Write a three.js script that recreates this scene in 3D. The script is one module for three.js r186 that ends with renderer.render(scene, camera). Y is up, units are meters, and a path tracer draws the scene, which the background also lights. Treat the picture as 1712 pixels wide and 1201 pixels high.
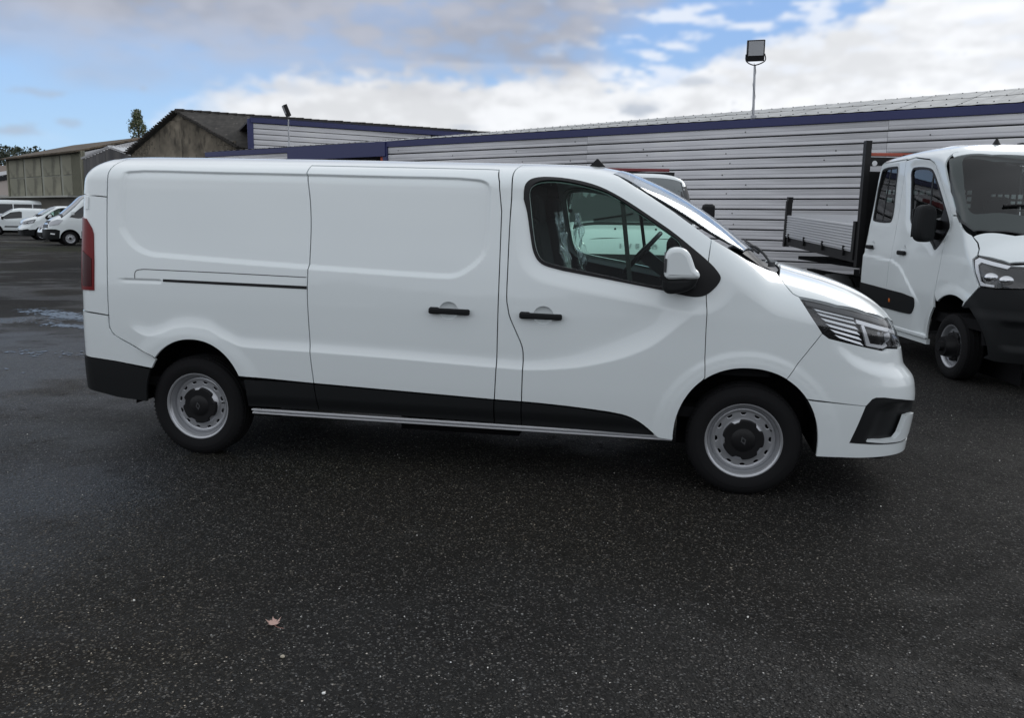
import * as THREE from 'three';
import { mergeGeometries } from 'three/addons/utils/BufferGeometryUtils.js';
import { RoundedBoxGeometry } from 'three/addons/geometries/RoundedBoxGeometry.js';
import { FontLoader } from 'three/addons/loaders/FontLoader.js';
import { TextGeometry } from 'three/addons/geometries/TextGeometry.js';

// ------------------------------------------------------------------ camera, sky, sun, exposure
const R = d => d * Math.PI / 180;
const scene = new THREE.Scene();
const camera = new THREE.PerspectiveCamera(46.43, 1024 / 719, 0.05, 3000);
camera.position.set(0, 1.575, 0);
camera.rotation.set(R(-9.407), 0, R(0.998), 'XYZ');
const renderer = new THREE.WebGLRenderer({ antialias: true });
renderer.toneMapping = THREE.LinearToneMapping;
renderer.toneMappingExposure = 1.2;
renderer.shadowMap.enabled = true;
scene.add(camera);

// seeded noise
function rng(seed) { let s = seed >>> 0; return () => { s = (s + 0x6D2B79F5) >>> 0; let t = Math.imul(s ^ (s >>> 15), 1 | s); t = (t + Math.imul(t ^ (t >>> 7), 61 | t)) ^ t; return ((t ^ (t >>> 14)) >>> 0) / 4294967296; }; }
const h2 = (x, y, s) => { let h = Math.imul(x | 0, 374761393) + Math.imul(y | 0, 668265263) + Math.imul(s | 0, 974711); h = Math.imul(h ^ (h >>> 13), 1274126177); return ((h ^ (h >>> 16)) >>> 0) / 4294967296; };
const smooth = t => t * t * (3 - 2 * t);
const sstep = (a, b, x) => { const t = Math.min(1, Math.max(0, (x - a) / (b - a))); return t * t * (3 - 2 * t); };
const mix = (a, b, t) => a + (b - a) * t;
function vnoise(x, y, per = 0, s = 1) {
  const xi = Math.floor(x), yi = Math.floor(y), fx = smooth(x - xi), fy = smooth(y - yi);
  const w = per ? v => ((v % per) + per) % per : v => v;
  const a = h2(w(xi), w(yi), s), b = h2(w(xi + 1), w(yi), s), c = h2(w(xi), w(yi + 1), s), d = h2(w(xi + 1), w(yi + 1), s);
  return a + (b - a) * fx + (c - a) * fy + (a - b - c + d) * fx * fy;
}
function fbm(x, y, oct = 5, per = 0, s = 1) { let v = 0, a = .5, n = 0; for (let i = 0; i < oct; i++) { v += a * vnoise(x, y, per, s + i * 17); n += a; a *= .5; x *= 2; y *= 2; per *= 2; } return v / n; }

// overcast, broken sky: blue low on the left, grey bank above, bright white bank on the right
const pc = pts => { const n = pts.length, X = pts.map(p => p[0]), Y = pts.map(p => p[1]), h = [], d = [], m = [];
  for (let i = 0; i < n - 1; i++) { h[i] = X[i + 1] - X[i]; d[i] = (Y[i + 1] - Y[i]) / h[i]; }
  m[0] = d[0]; m[n - 1] = d[n - 2];
  for (let i = 1; i < n - 1; i++) { m[i] = 0; if (d[i - 1] * d[i] > 0) { const a = 2 * h[i] + h[i - 1], b = h[i] + 2 * h[i - 1]; m[i] = (a + b) / (a / d[i - 1] + b / d[i]); } }
  return x => { x = Math.min(Math.max(x, X[0]), X[n - 1]); let i = 0; while (i < n - 2 && x > X[i + 1]) i++; const t = (x - X[i]) / h[i], u = 1 - t;
    return (1 + 2 * t) * u * u * Y[i] + t * u * u * h[i] * m[i] + t * t * (3 - 2 * t) * Y[i + 1] - t * t * u * h[i] * m[i + 1]; }; };
const greyEdge = pc([[-180, 14], [-60, 12], [-31, 9.3], [-23, 8.9], [-17, 8.6], [-12, 8.6], [-8, 8.6], [-3, 8.6], [0, 8.9], [3, 9.7], [6, 11.6], [10, 14.6], [15, 17.5], [40, 30], [180, 16]]);
const whiteTop = pc([[-180, 9], [-60, 5], [-24, 4.5], [-19, 8.2], [-10, 9.4], [0, 9.4], [8, 9.2], [11, 9.6], [14, 10.6], [18, 11.9], [22, 13.2], [27, 15.5], [33, 18], [60, 26], [120, 16], [180, 9]]);
const whiteLeft = pc([[-180, .2], [-70, .15], [-27, .0], [-20, .45], [-14, .85], [-6, 1], [180, 1]]);
function skyColor(A, E) {
  const wx = A * .16, wy = E * .42;
  const n1 = fbm(wx * 1.2 + 7, wy * 1.2 + 3, 6, 0, 3) - .5, n2 = fbm(wx * 3.1 + 41, wy * 3.1 + 11, 6, 0, 9) - .5, n3 = fbm(wx * .7 + 90, wy * .7 + 60, 5, 0, 21) - .5;
  const nf = fbm(wx * 7 + 3, wy * 6 + 31, 4, 0, 33) - .5;
  // clear sky: pale at the horizon, blue above
  const t = sstep(0, 15, E), hz = Math.exp(-Math.max(0, E) / 3.2);
  const rt = sstep(-22, 4, A); let r = mix(.36, mix(.28, .25, rt), t) + .16 * hz, g = mix(.56, mix(.45, .41, rt), t) + .13 * hz, b = mix(.78, mix(.77, .71, rt), t) + .03 * hz;
  const over = (c, k) => { k = Math.min(1, Math.max(0, k)); r = mix(r, c[0], k); g = mix(g, c[1], k); b = mix(b, c[2], k); };
  // far haze clouds close to the horizon
  over([.60, .68, .80], .45 * sstep(4.5, .5, E + n2 * 4));
  // bright bank
  const wd = sstep(-.6, .8, whiteTop(A) - E + n1 * 2.6 + n2 * 2.2 + nf * 1.3) * sstep(.12, .75, whiteLeft(A) + n1 * .7 + n2 * .3);
  const shade = sstep(-.25, .3, n3 * .9 + n2 * .7 + nf * .4);
  const wl = mix(.64, .82, shade) * mix(1, 1.07, sstep(5, 30, A));
  over([wl * .985, wl * 1.0, wl * 1.025], wd * .97);
  // wisps in the blue gap
  const wisp = sstep(.06, .28, fbm(wx * 3 + wy * 1.1 + 5, wy * 4.5 + 17, 5, 0, 57) - .45 + .05 * Math.exp(-((A - 14) ** 2 + (E - 11.5) ** 2 * 3) / 26));
  over([.72, .76, .83], wisp * .85 * sstep(-2, 6, A) * sstep(8, 9.5, E));
  // grey bank overhead on the left and middle
  const soft = mix(.45, 1, sstep(2, -14, A)) * sstep(13, 7, A); const gd = sstep(mix(-.8, -2.6, soft), mix(1.5, 3.2, soft), E - greyEdge(A) + n1 * 4.0 + n2 * 2.2 * mix(1, .5, soft) + nf * .8 * (1 - soft));
  const gs = sstep(-.3, .32, n3 + n2 * .8);
  const gl = mix(.33, .43, gs);
  over([gl * .98, gl * 1.0, gl * 1.11], gd * mix(.86, .90, soft) * mix(.62, 1, sstep(-.22, .12, n2 + n1 * .5 + .3 * sstep(-6, -18, A))));
  // small dark scraps under the banks
  const scrap = (a, e, w, h, k) => { const q = ((A - a) / w) ** 2 + ((E - e) / h) ** 2; over([.36, .41, .49], k * sstep(.25, .9, Math.exp(-q) + n2 * 1.1 + nf * .8 - .12)); };
  scrap(-29.2, 6.8, 1.5, .35, .55); scrap(-29.8, 4.6, 2.0, .42, .7); scrap(-27.4, 5.2, .8, .3, .5); scrap(8.0, 7.4, 2.0, .7, .75); scrap(-3.6, 6.0, 1.5, .35, .55); scrap(11.5, 8.9, 1.6, .4, .6); scrap(-15, 8.0, 2.5, .5, .4);
  // out of the picture: broken cloud all round
  const up = sstep(16, 30, E) , back = sstep(40, 70, Math.abs(A));
  const bl = mix(.78, 1.08, sstep(-.3, .3, n3 + .4 * n1));
  over([bl * .97, bl, bl * 1.05], Math.max(up, back) * .8);
  return [r, g, b];
}
{
  const w = 2048, h = 1024, data = new Float32Array(w * h * 4);
  for (let j = 0; j < h; j++) {
    const E = ((j + .5) / h - .5) * 180;
    for (let i = 0; i < w; i++) {
      let A = ((i + .5) / w - .5) * 360 + 90; if (A > 180) A -= 360;          // 0 looks along -z, to the right is positive
      const o = (j * w + i) * 4;
      let c = E > -1 ? (E < 50 ? skyColor(A, Math.max(E, 0)) : null) : [.10, .10, .10];
      if (!c) c = [.60, .635, .68];
      if (E > 38 && E < 50) { const k = sstep(38, 50, E); c = [mix(c[0], .60, k), mix(c[1], .635, k), mix(c[2], .68, k)]; }
      data[o] = c[0]; data[o + 1] = c[1]; data[o + 2] = c[2]; data[o + 3] = 1;
    }
  }
  const sky = new THREE.DataTexture(data, w, h, THREE.RGBAFormat, THREE.FloatType);
  sky.mapping = THREE.EquirectangularReflectionMapping; sky.magFilter = THREE.LinearFilter; sky.minFilter = THREE.LinearFilter; sky.needsUpdate = true;
  scene.background = sky; scene.environment = sky;
}
const sun = new THREE.DirectionalLight(new THREE.Color(1, .97, .92), 0.7);
sun.position.set(26, 26, -30); sun.castShadow = true; sun.shadow.radius = 50;
sun.shadow.mapSize.set(2048, 2048);
Object.assign(sun.shadow.camera, { left: -60, right: 30, top: 60, bottom: -60, near: 1, far: 200 });
scene.add(sun);

// ------------------------------------------------------------------ helpers
const names = {};
const numbered = n => { const k = names[n] = (names[n] ?? -1) + 1; return k ? n + '_' + String(k).padStart(3, '0') : n; };
function tag(o, label, category, group) { o.userData.label = label; o.userData.category = category; if (group) o.userData.group = group; return o; }
function thing(name, label, category, pos = [0, 0, 0], turn = 0, group) { const o = new THREE.Group(); o.name = numbered(name); o.position.set(...pos); o.rotation.y = turn; scene.add(o); return tag(o, label, category, group); }
function part(name, geo, mat, parent) { const g = Array.isArray(geo) ? merge(geo) : geo; const m = new THREE.Mesh(g, mat); m.name = parent === scene ? numbered(name) : name; m.castShadow = m.receiveShadow = true; parent.add(m); return m; }
function struct(name, geo, mat) { const m = part(name, geo, mat, scene); m.userData.kind = 'structure'; return m; }
function merge(gs) { const l = gs.map(g => { const q = g.index ? g.toNonIndexed() : g.clone(); for (const k of Object.keys(q.attributes)) if (!['position', 'normal', 'uv'].includes(k)) q.deleteAttribute(k); if (!q.attributes.uv) q.setAttribute('uv', new THREE.BufferAttribute(new Float32Array(q.attributes.position.count * 2), 2)); return q; }); return mergeGeometries(l); }
function box(w, h, d, x = 0, y = 0, z = 0, r = 0, seg = 2) { const g = r > 0 ? new RoundedBoxGeometry(w, h, d, seg, r) : new THREE.BoxGeometry(w, h, d); g.translate(x, y, z); return g; }
function cyl(r0, r1, h, x = 0, y = 0, z = 0, seg = 20, axis = 'y') { const g = new THREE.CylinderGeometry(r0, r1, h, seg); if (axis === 'x') g.rotateZ(Math.PI / 2); if (axis === 'z') g.rotateX(Math.PI / 2); g.translate(x, y, z); return g; }
function tube(pts, r, seg = 20, rs = 8) { return new THREE.TubeGeometry(new THREE.CatmullRomCurve3(pts.map(p => new THREE.Vector3(...p))), seg, r, rs, false); }
function ext(pts, depth, bevel = 0, z = 0) { const s = new THREE.Shape(pts.map(p => new THREE.Vector2(...p))); const g = new THREE.ExtrudeGeometry(s, { depth: depth - 2 * bevel, bevelEnabled: bevel > 0, bevelThickness: bevel, bevelSize: bevel, bevelOffset: -bevel, bevelSegments: 3, curveSegments: 8 }); g.translate(0, 0, z + bevel); return g; }
function bar(a, b, w, h) { const A = new THREE.Vector3(...a), Bv = new THREE.Vector3(...b), L = A.distanceTo(Bv); const g = new THREE.BoxGeometry(w, h, L); const m = new THREE.Matrix4().lookAt(Bv, A, new THREE.Vector3(0, 1, 0)); g.applyMatrix4(m); g.translate((A.x + Bv.x) / 2, (A.y + Bv.y) / 2, (A.z + Bv.z) / 2); return g; }
function flipZ(g) { const q = g.index ? g.clone() : g.clone(); const p = q.attributes.position, n = q.attributes.normal; for (let i = 0; i < p.count; i++) { p.setZ(i, -p.getZ(i)); n.setZ(i, -n.getZ(i)); }
  if (q.index) { const a = q.index.array.slice(); for (let i = 0; i < a.length; i += 3) { const t = a[i + 1]; a[i + 1] = a[i + 2]; a[i + 2] = t; } q.setIndex(new THREE.BufferAttribute(a, 1)); }
  else { for (const k of Object.keys(q.attributes)) { const at = q.attributes[k], s = at.itemSize, a = at.array; for (let i = 0; i < at.count; i += 3) for (let c = 0; c < s; c++) { const t = a[(i + 1) * s + c]; a[(i + 1) * s + c] = a[(i + 2) * s + c]; a[(i + 2) * s + c] = t; } } }
  return q; }
function poly(verts, faces) { const g = new THREE.BufferGeometry(); const p = []; for (const f of faces) for (let i = 1; i < f.length - 1; i++) p.push(...verts[f[0]], ...verts[f[i]], ...verts[f[i + 1]]); g.setAttribute('position', new THREE.Float32BufferAttribute(p, 3)); g.computeVertexNormals(); return g; }
// a curve through points, for outlines
function C(pts, n = 6) { const c = new THREE.CatmullRomCurve3(pts.map(p => new THREE.Vector3(p[0], p[1], 0)), false, 'centripetal'); return c.getPoints((pts.length - 1) * n).map(v => [v.x, v.y]); }
function CC(pts, n = 6) { const c = new THREE.CatmullRomCurve3(pts.map(p => new THREE.Vector3(p[0], p[1], 0)), true, 'centripetal'); return c.getPoints(pts.length * n).slice(0, -1).map(v => [v.x, v.y]); }
function arc(cx, cy, r, a0, a1, n = 24) { const o = []; for (let i = 0; i <= n; i++) { const a = R(a0 + (a1 - a0) * i / n); o.push([cx + r * Math.cos(a), cy + r * Math.sin(a)]); } return o; }
function areaOf(p) { let s = 0; for (let i = 0; i < p.length; i++) { const a = p[i], b = p[(i + 1) % p.length]; s += a[0] * b[1] - b[0] * a[1]; } return s / 2; }
function inset(p, d) { const n = p.length, s = areaOf(p) > 0 ? 1 : -1, o = []; for (let i = 0; i < n; i++) { const a = p[(i + n - 1) % n], b = p[i], c = p[(i + 1) % n]; let x1 = b[0] - a[0], y1 = b[1] - a[1], x2 = c[0] - b[0], y2 = c[1] - b[1]; const l1 = Math.hypot(x1, y1) || 1, l2 = Math.hypot(x2, y2) || 1; x1 /= l1; y1 /= l1; x2 /= l2; y2 /= l2; let nx = -(y1 + y2) * s, ny = (x1 + x2) * s; const l = Math.hypot(nx, ny) || 1; nx /= l; ny /= l; const k = Math.min(2, 1 / Math.max(.3, nx * -y1 * s + ny * x1 * s)); o.push([b[0] + nx * d * k, b[1] + ny * d * k]); } return o; }
function sdPoly(p, x, y) { let d = 1e9, inside = false; for (let i = 0, j = p.length - 1; i < p.length; j = i++) { const a = p[i], b = p[j], ex = b[0] - a[0], ey = b[1] - a[1], wx = x - a[0], wy = y - a[1]; const t = Math.min(1, Math.max(0, (wx * ex + wy * ey) / (ex * ex + ey * ey || 1e-12))); d = Math.min(d, (wx - ex * t) ** 2 + (wy - ey * t) ** 2); if ((a[1] > y) !== (b[1] > y) && x < ex * (y - a[1]) / ey + a[0]) inside = !inside; } return (inside ? -1 : 1) * Math.sqrt(d); }

// ------------------------------------------------------------------ vehicle skins
// One smooth implicit hull per vehicle (side section W, roof line top, shoulder depth B, nose and tail lines); every panel is cut
// from it by an outline drawn on the side elevation, so panels meet along their shut lines and curve round corners together.
function Hull(o) {
  const W = pc(o.W), top = pc(o.top), B = pc(o.B), xn = pc(o.xn), xr = pc(o.xr), P = pc(o.P), { x0, xr0 } = o, n = 2.6, m = o.m ?? 2.2, Rf = W(.7);
  const xa = o.xa ?? x0 - .7, xb = o.xb ?? xr0 + .3, mid = (xa + xb) / 2;
  const U = (x, y) => x > mid ? Math.max(0, (x - x0) / (xn(y) - x0)) : Math.max(0, (xr0 - x) / (xr0 - xr(y)));
  const V = (x, y) => Math.max(0, (y - top(x) + B(x)) / B(x));
  const zs = (x, y) => { const q = 1 - U(x, y) ** n - V(x, y) ** m; return q <= 0 ? 0 : W(y) * q ** (1 / P(x)); };
  const F = (x, y, z) => U(x, y) ** n + V(x, y) ** m + Math.abs(z / W(y)) ** P(x) - 1;
  const toA = (x, y) => { const z = zs(x, y); if (x > xa) return xa + Math.atan2(x - xa, z) * Rf; if (x < xb) return xb - Math.atan2(xb - x, z) * Rf; return x; };
  const A90 = xa + Math.PI / 2 * Rf, Am90 = xb - Math.PI / 2 * Rf;
  function wrap(a, y, off) {
    if (a >= xb && a <= xa) { const d = off(a, y); return [a, y, zs(a, y) + d]; }
    const front = a > xa, th = (front ? a - xa : xb - a) / Rf, c = front ? xa : xb, dx = (front ? 1 : -1) * Math.sin(th), dz = Math.cos(th);
    let lo = 0, hi = 3.5; for (let i = 0; i < 34; i++) { const r = (lo + hi) / 2; if (F(c + dx * r, y, dz * r) < 0) lo = r; else hi = r; }
    const r = lo + off(c + dx * lo, y); return [c + dx * r, y, dz * r];
  }
  function topY(x, z, off) { let lo = top(x) - B(x) * 1.6, hi = top(x) + .02; for (let i = 0; i < 30; i++) { const y = (lo + hi) / 2; if (F(x, y, z) < 0) lo = y; else hi = y; } return [x, lo + off(x, z), z]; }
  return { W, top, B, zs, toA, wrap, topY, A90, Am90, xa, xb };
}
const clipH = (p, ax, v, gt) => { const o = []; for (let i = 0; i < p.length; i++) { const a = p[i], b = p[(i + 1) % p.length], da = gt ? a[ax] - v : v - a[ax], db = gt ? b[ax] - v : v - b[ax]; if (da >= 0) o.push(a); if ((da > 0 && db < 0) || (da < 0 && db > 0)) { const t = da / (da - db); const q = [a[0] + (b[0] - a[0]) * t, a[1] + (b[1] - a[1]) * t]; q[ax] = v; o.push(q); } } return o; };
const zero = () => 0;
// pts: outline on the side elevation ([x, y]) or, with A:true entries {a, y}, on the wrapped sheet; proj 'top': [x, z] seen from above
function panel(H, pts, { proj = 'wrap', cell = [.04, .04], off = zero, skirt = .02, holes = [], both = false, lift = 0 } = {}) {
  const isTop = proj === 'top', emb = lift ? (x, y) => off(x, y) + lift : off;
  const dense = loop => { const o = []; for (let i = 0; i < loop.length; i++) { const p = loop[i], q = loop[(i + 1) % loop.length]; const pp = Array.isArray(p), qq = Array.isArray(q); const conv = (x, y) => isTop ? [x, y] : [H.toA(x, y), y];
      if (pp && qq) { const L = Math.hypot(q[0] - p[0], q[1] - p[1]), k = Math.max(1, Math.ceil(L / .03)); for (let j = 0; j < k; j++) o.push(conv(p[0] + (q[0] - p[0]) * j / k, p[1] + (q[1] - p[1]) * j / k)); }
      else { const a = pp ? conv(...p) : [p.a, p.y], b = qq ? conv(...q) : [q.a, q.y]; const k = Math.max(1, Math.ceil(Math.hypot(a[0] - b[0], a[1] - b[1]) / .04)); for (let j = 0; j < k; j++) o.push([a[0] + (b[0] - a[0]) * j / k, a[1] + (b[1] - a[1]) * j / k]); } } return o; };
  const outer = dense(pts); if (areaOf(outer) < 0) outer.reverse();
  const loops = [outer.slice()]; let ring = outer;
  for (const hpts of holes) { const h = dense(hpts); if (areaOf(h) > 0) h.reverse(); loops.push(h.slice());
    let best = [1e9]; ring.forEach((p, i) => h.forEach((q, j) => { const d = (p[0] - q[0]) ** 2 + (p[1] - q[1]) ** 2; if (d < best[0]) best = [d, i, j]; }));
    const [, i, j] = best; ring = [...ring.slice(0, i + 1), ...h.slice(j), ...h.slice(0, j + 1), ...ring.slice(i)]; }
  const pos = (a, b) => isTop ? H.topY(a, b, emb) : H.wrap(a, b, emb);
  const nrm = (a, b) => { const e = 6e-4, p = pos(a + e, b), q = pos(a - e, b), r = pos(a, b + e), s = pos(a, b - e); const u = [p[0] - q[0], p[1] - q[1], p[2] - q[2]], v = [r[0] - s[0], r[1] - s[1], r[2] - s[2]]; let N = isTop ? [v[1] * u[2] - v[2] * u[1], v[2] * u[0] - v[0] * u[2], v[0] * u[1] - v[1] * u[0]] : [u[1] * v[2] - u[2] * v[1], u[2] * v[0] - u[0] * v[2], u[0] * v[1] - u[1] * v[0]]; const l = Math.hypot(...N) || 1; return N.map(k => k / l); };
  const P = [], N = [], I = [], seen = new Map();
  const vid = (a, b) => { const k = Math.round(a * 2e5) * 4e6 + Math.round(b * 2e5); let i = seen.get(k); if (i === undefined) { i = P.length / 3; seen.set(k, i); P.push(...pos(a, b)); N.push(...nrm(a, b)); } return i; };
  let a0 = 1e9, a1 = -1e9; for (const p of ring) { a0 = Math.min(a0, p[0]); a1 = Math.max(a1, p[0]); }
  const gr = (lo, hi, st) => { const k0 = Math.floor(lo / st), k1 = Math.ceil(hi / st), o = []; for (let k = k0; k <= k1; k++) o.push(k * st); return o; };
  const ga = gr(a0, a1, cell[0]);
  for (let i = 0; i < ga.length - 1; i++) {
    let s = clipH(clipH(ring, 0, ga[i], true), 0, ga[i + 1], false); if (s.length < 3) continue;
    let b0 = 1e9, b1 = -1e9; for (const p of s) { b0 = Math.min(b0, p[1]); b1 = Math.max(b1, p[1]); }
    let gb = gr(b0, b1, cell[1]);
    if (!isTop) gb = gb.flatMap((v, k) => k < gb.length - 1 && v > H.top(Math.min(ga[i], H.xa)) - H.B(Math.min(ga[i], H.xa)) * .7 ? [v, v + cell[1] * .33, v + cell[1] * .66] : [v]);
    for (let j = 0; j < gb.length - 1; j++) {
      const c = clipH(clipH(s, 1, gb[j], true), 1, gb[j + 1], false); if (c.length < 3) continue;
      const q = c.filter((p, k) => { const r = c[(k + 1) % c.length]; return Math.hypot(p[0] - r[0], p[1] - r[1]) > 1e-6; }); if (q.length < 3 || Math.abs(areaOf(q)) < 1e-9) continue;
      const ids = q.map(p => vid(p[0], p[1]));
      const tri = q.length === 4 && Math.abs(Math.abs(areaOf(q)) - (ga[i + 1] - ga[i]) * (gb[j + 1] - gb[j])) < 1e-9 ? [[0, 1, 2], [0, 2, 3]] : THREE.ShapeUtils.triangulateShape(q.map(p => new THREE.Vector2(p[0], p[1])), []);
      for (const t of tri) { const [x, y, z] = t; if (areaOf([q[x], q[y], q[z]]) > 0 !== isTop) I.push(ids[x], ids[y], ids[z]); else I.push(ids[x], ids[z], ids[y]); }
    }
  }
  if (skirt) for (const loop of loops) for (let i = 0; i < loop.length; i++) {
    const p = loop[i], q = loop[(i + 1) % loop.length], A = pos(...p), Bq = pos(...q), na = nrm(...p), nb = nrm(...q);
    const a2 = A.map((v, k) => v - na[k] * skirt), b2 = Bq.map((v, k) => v - nb[k] * skirt);
    const u = Bq.map((v, k) => v - A[k]); let f = [u[1] * na[2] - u[2] * na[1], u[2] * na[0] - u[0] * na[2], u[0] * na[1] - u[1] * na[0]]; if (isTop) f = f.map(v => -v); const l = Math.hypot(...f) || 1; f = f.map(v => v / l);
    const k = P.length / 3; for (const v of [A, Bq, b2, a2]) { P.push(...v); N.push(...f); } if (isTop) I.push(k, k + 1, k + 2, k, k + 2, k + 3); else I.push(k, k + 2, k + 1, k, k + 3, k + 2);
  }
  const g = new THREE.BufferGeometry(); g.setAttribute('position', new THREE.Float32BufferAttribute(P, 3)); g.setAttribute('normal', new THREE.Float32BufferAttribute(N, 3)); g.setIndex(I);
  const uv = new Float32Array(P.length / 3 * 2); for (let i = 0; i < P.length / 3; i++) { uv[2 * i] = P[3 * i] + P[3 * i + 2]; uv[2 * i + 1] = P[3 * i + 1]; } g.setAttribute('uv', new THREE.BufferAttribute(uv, 2));
  return both ? merge([g, flipZ(g)]) : g;
}

// ------------------------------------------------------------------ materials
const rgb = (r, g, b) => new THREE.Color().setRGB(r, g, b);
const std = (r, g, b, rough = .7, o = {}) => new THREE.MeshStandardMaterial({ color: rgb(r, g, b), roughness: rough, ...o });
function tex(size, fn, srgb = false, rep) { const w = Array.isArray(size) ? size[0] : size, h = Array.isArray(size) ? size[1] : size; const d = new Uint8Array(w * h * 4); for (let j = 0; j < h; j++) for (let i = 0; i < w; i++) { const c = fn(i / w, j / h, i, j), o = (j * w + i) * 4; if (typeof c === 'number') { d[o] = d[o + 1] = d[o + 2] = Math.max(0, Math.min(255, c * 255)); } else { for (let k = 0; k < 3; k++) d[o + k] = Math.max(0, Math.min(255, c[k] * 255)); } d[o + 3] = c[3] === undefined ? 255 : c[3] * 255; }
  const t = new THREE.DataTexture(d, w, h); t.magFilter = THREE.LinearFilter; t.minFilter = THREE.LinearMipmapLinearFilter; t.generateMipmaps = true; t.wrapS = t.wrapT = THREE.RepeatWrapping; if (srgb) t.colorSpace = THREE.SRGBColorSpace; if (rep) t.repeat.set(...rep); t.needsUpdate = true; return t; }
const lin2s = v => v <= .0031308 ? v * 12.92 : 1.055 * v ** (1 / 2.4) - .055;
const paintRough = tex(512, (u, v) => .8 + .2 * fbm(u * 8, v * 8, 5, 8, 5));
const M = {
  paint: new THREE.MeshPhysicalMaterial({ color: rgb(.725, .775, .785), roughness: .42, clearcoat: .9, clearcoatRoughness: .05, roughnessMap: paintRough }),
  cladding: new THREE.MeshPhysicalMaterial({ color: rgb(.011, .012, .013), roughness: .6, specularIntensity: .35 }), black: new THREE.MeshPhysicalMaterial({ color: rgb(.009, .009, .010), roughness: .45, specularIntensity: .5 }), rubber: new THREE.MeshPhysicalMaterial({ color: rgb(.011, .011, .012), roughness: .85, specularIntensity: .3 }), liner: new THREE.MeshPhysicalMaterial({ color: rgb(.010, .010, .011), roughness: .9, specularIntensity: .2 }), gloss: std(.008, .008, .009, .15),
  trim: std(.045, .047, .05, .7), chrome: std(.62, .63, .65, .2, { metalness: 1 }), silver: std(.42, .43, .45, .34, { metalness: .65 }), alu: std(.62, .63, .65, .42, { metalness: .55 }), steel: std(.36, .37, .39, .45, { metalness: .7 }),
  glass: new THREE.MeshPhysicalMaterial({ color: rgb(.68, .85, .78), roughness: 0, transmission: 1, thickness: 0, ior: 1.45, specularIntensity: .3 }),
  screen: new THREE.MeshPhysicalMaterial({ color: rgb(.74, .82, .80), roughness: 0, transmission: 1, thickness: 0, ior: 1.5 }), sideGlass: new THREE.MeshPhysicalMaterial({ color: rgb(.62, .72, .70), roughness: 0, transmission: 1, thickness: 0, ior: 1.62 }), coated: new THREE.MeshPhysicalMaterial({ color: rgb(.80, .90, 1.0), roughness: .02, transmission: 1, thickness: 0, ior: 1.6, metalness: .3 }),
  clear: new THREE.MeshPhysicalMaterial({ color: rgb(.96, .97, .98), roughness: 0, transmission: 1, thickness: 0, ior: 1.49 }),
  film: new THREE.MeshPhysicalMaterial({ color: rgb(.9, .92, .93), roughness: .05, transmission: .97, thickness: 0, ior: 1.9 }),
  red: new THREE.MeshPhysicalMaterial({ color: rgb(.15, .005, .007), roughness: .3, specularIntensity: .5 }), darkred: new THREE.MeshPhysicalMaterial({ color: rgb(.045, .004, .006), roughness: .25, specularIntensity: .5 }),
  amber: std(.62, .14, .012, .35), seat: new THREE.MeshPhysicalMaterial({ color: rgb(.014, .0145, .016), roughness: .9, specularIntensity: .4 }), orange: std(.50, .085, .04, .6), white: std(.75, .76, .78, .5), darkglass: std(.012, .014, .016, .06),
};
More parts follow.
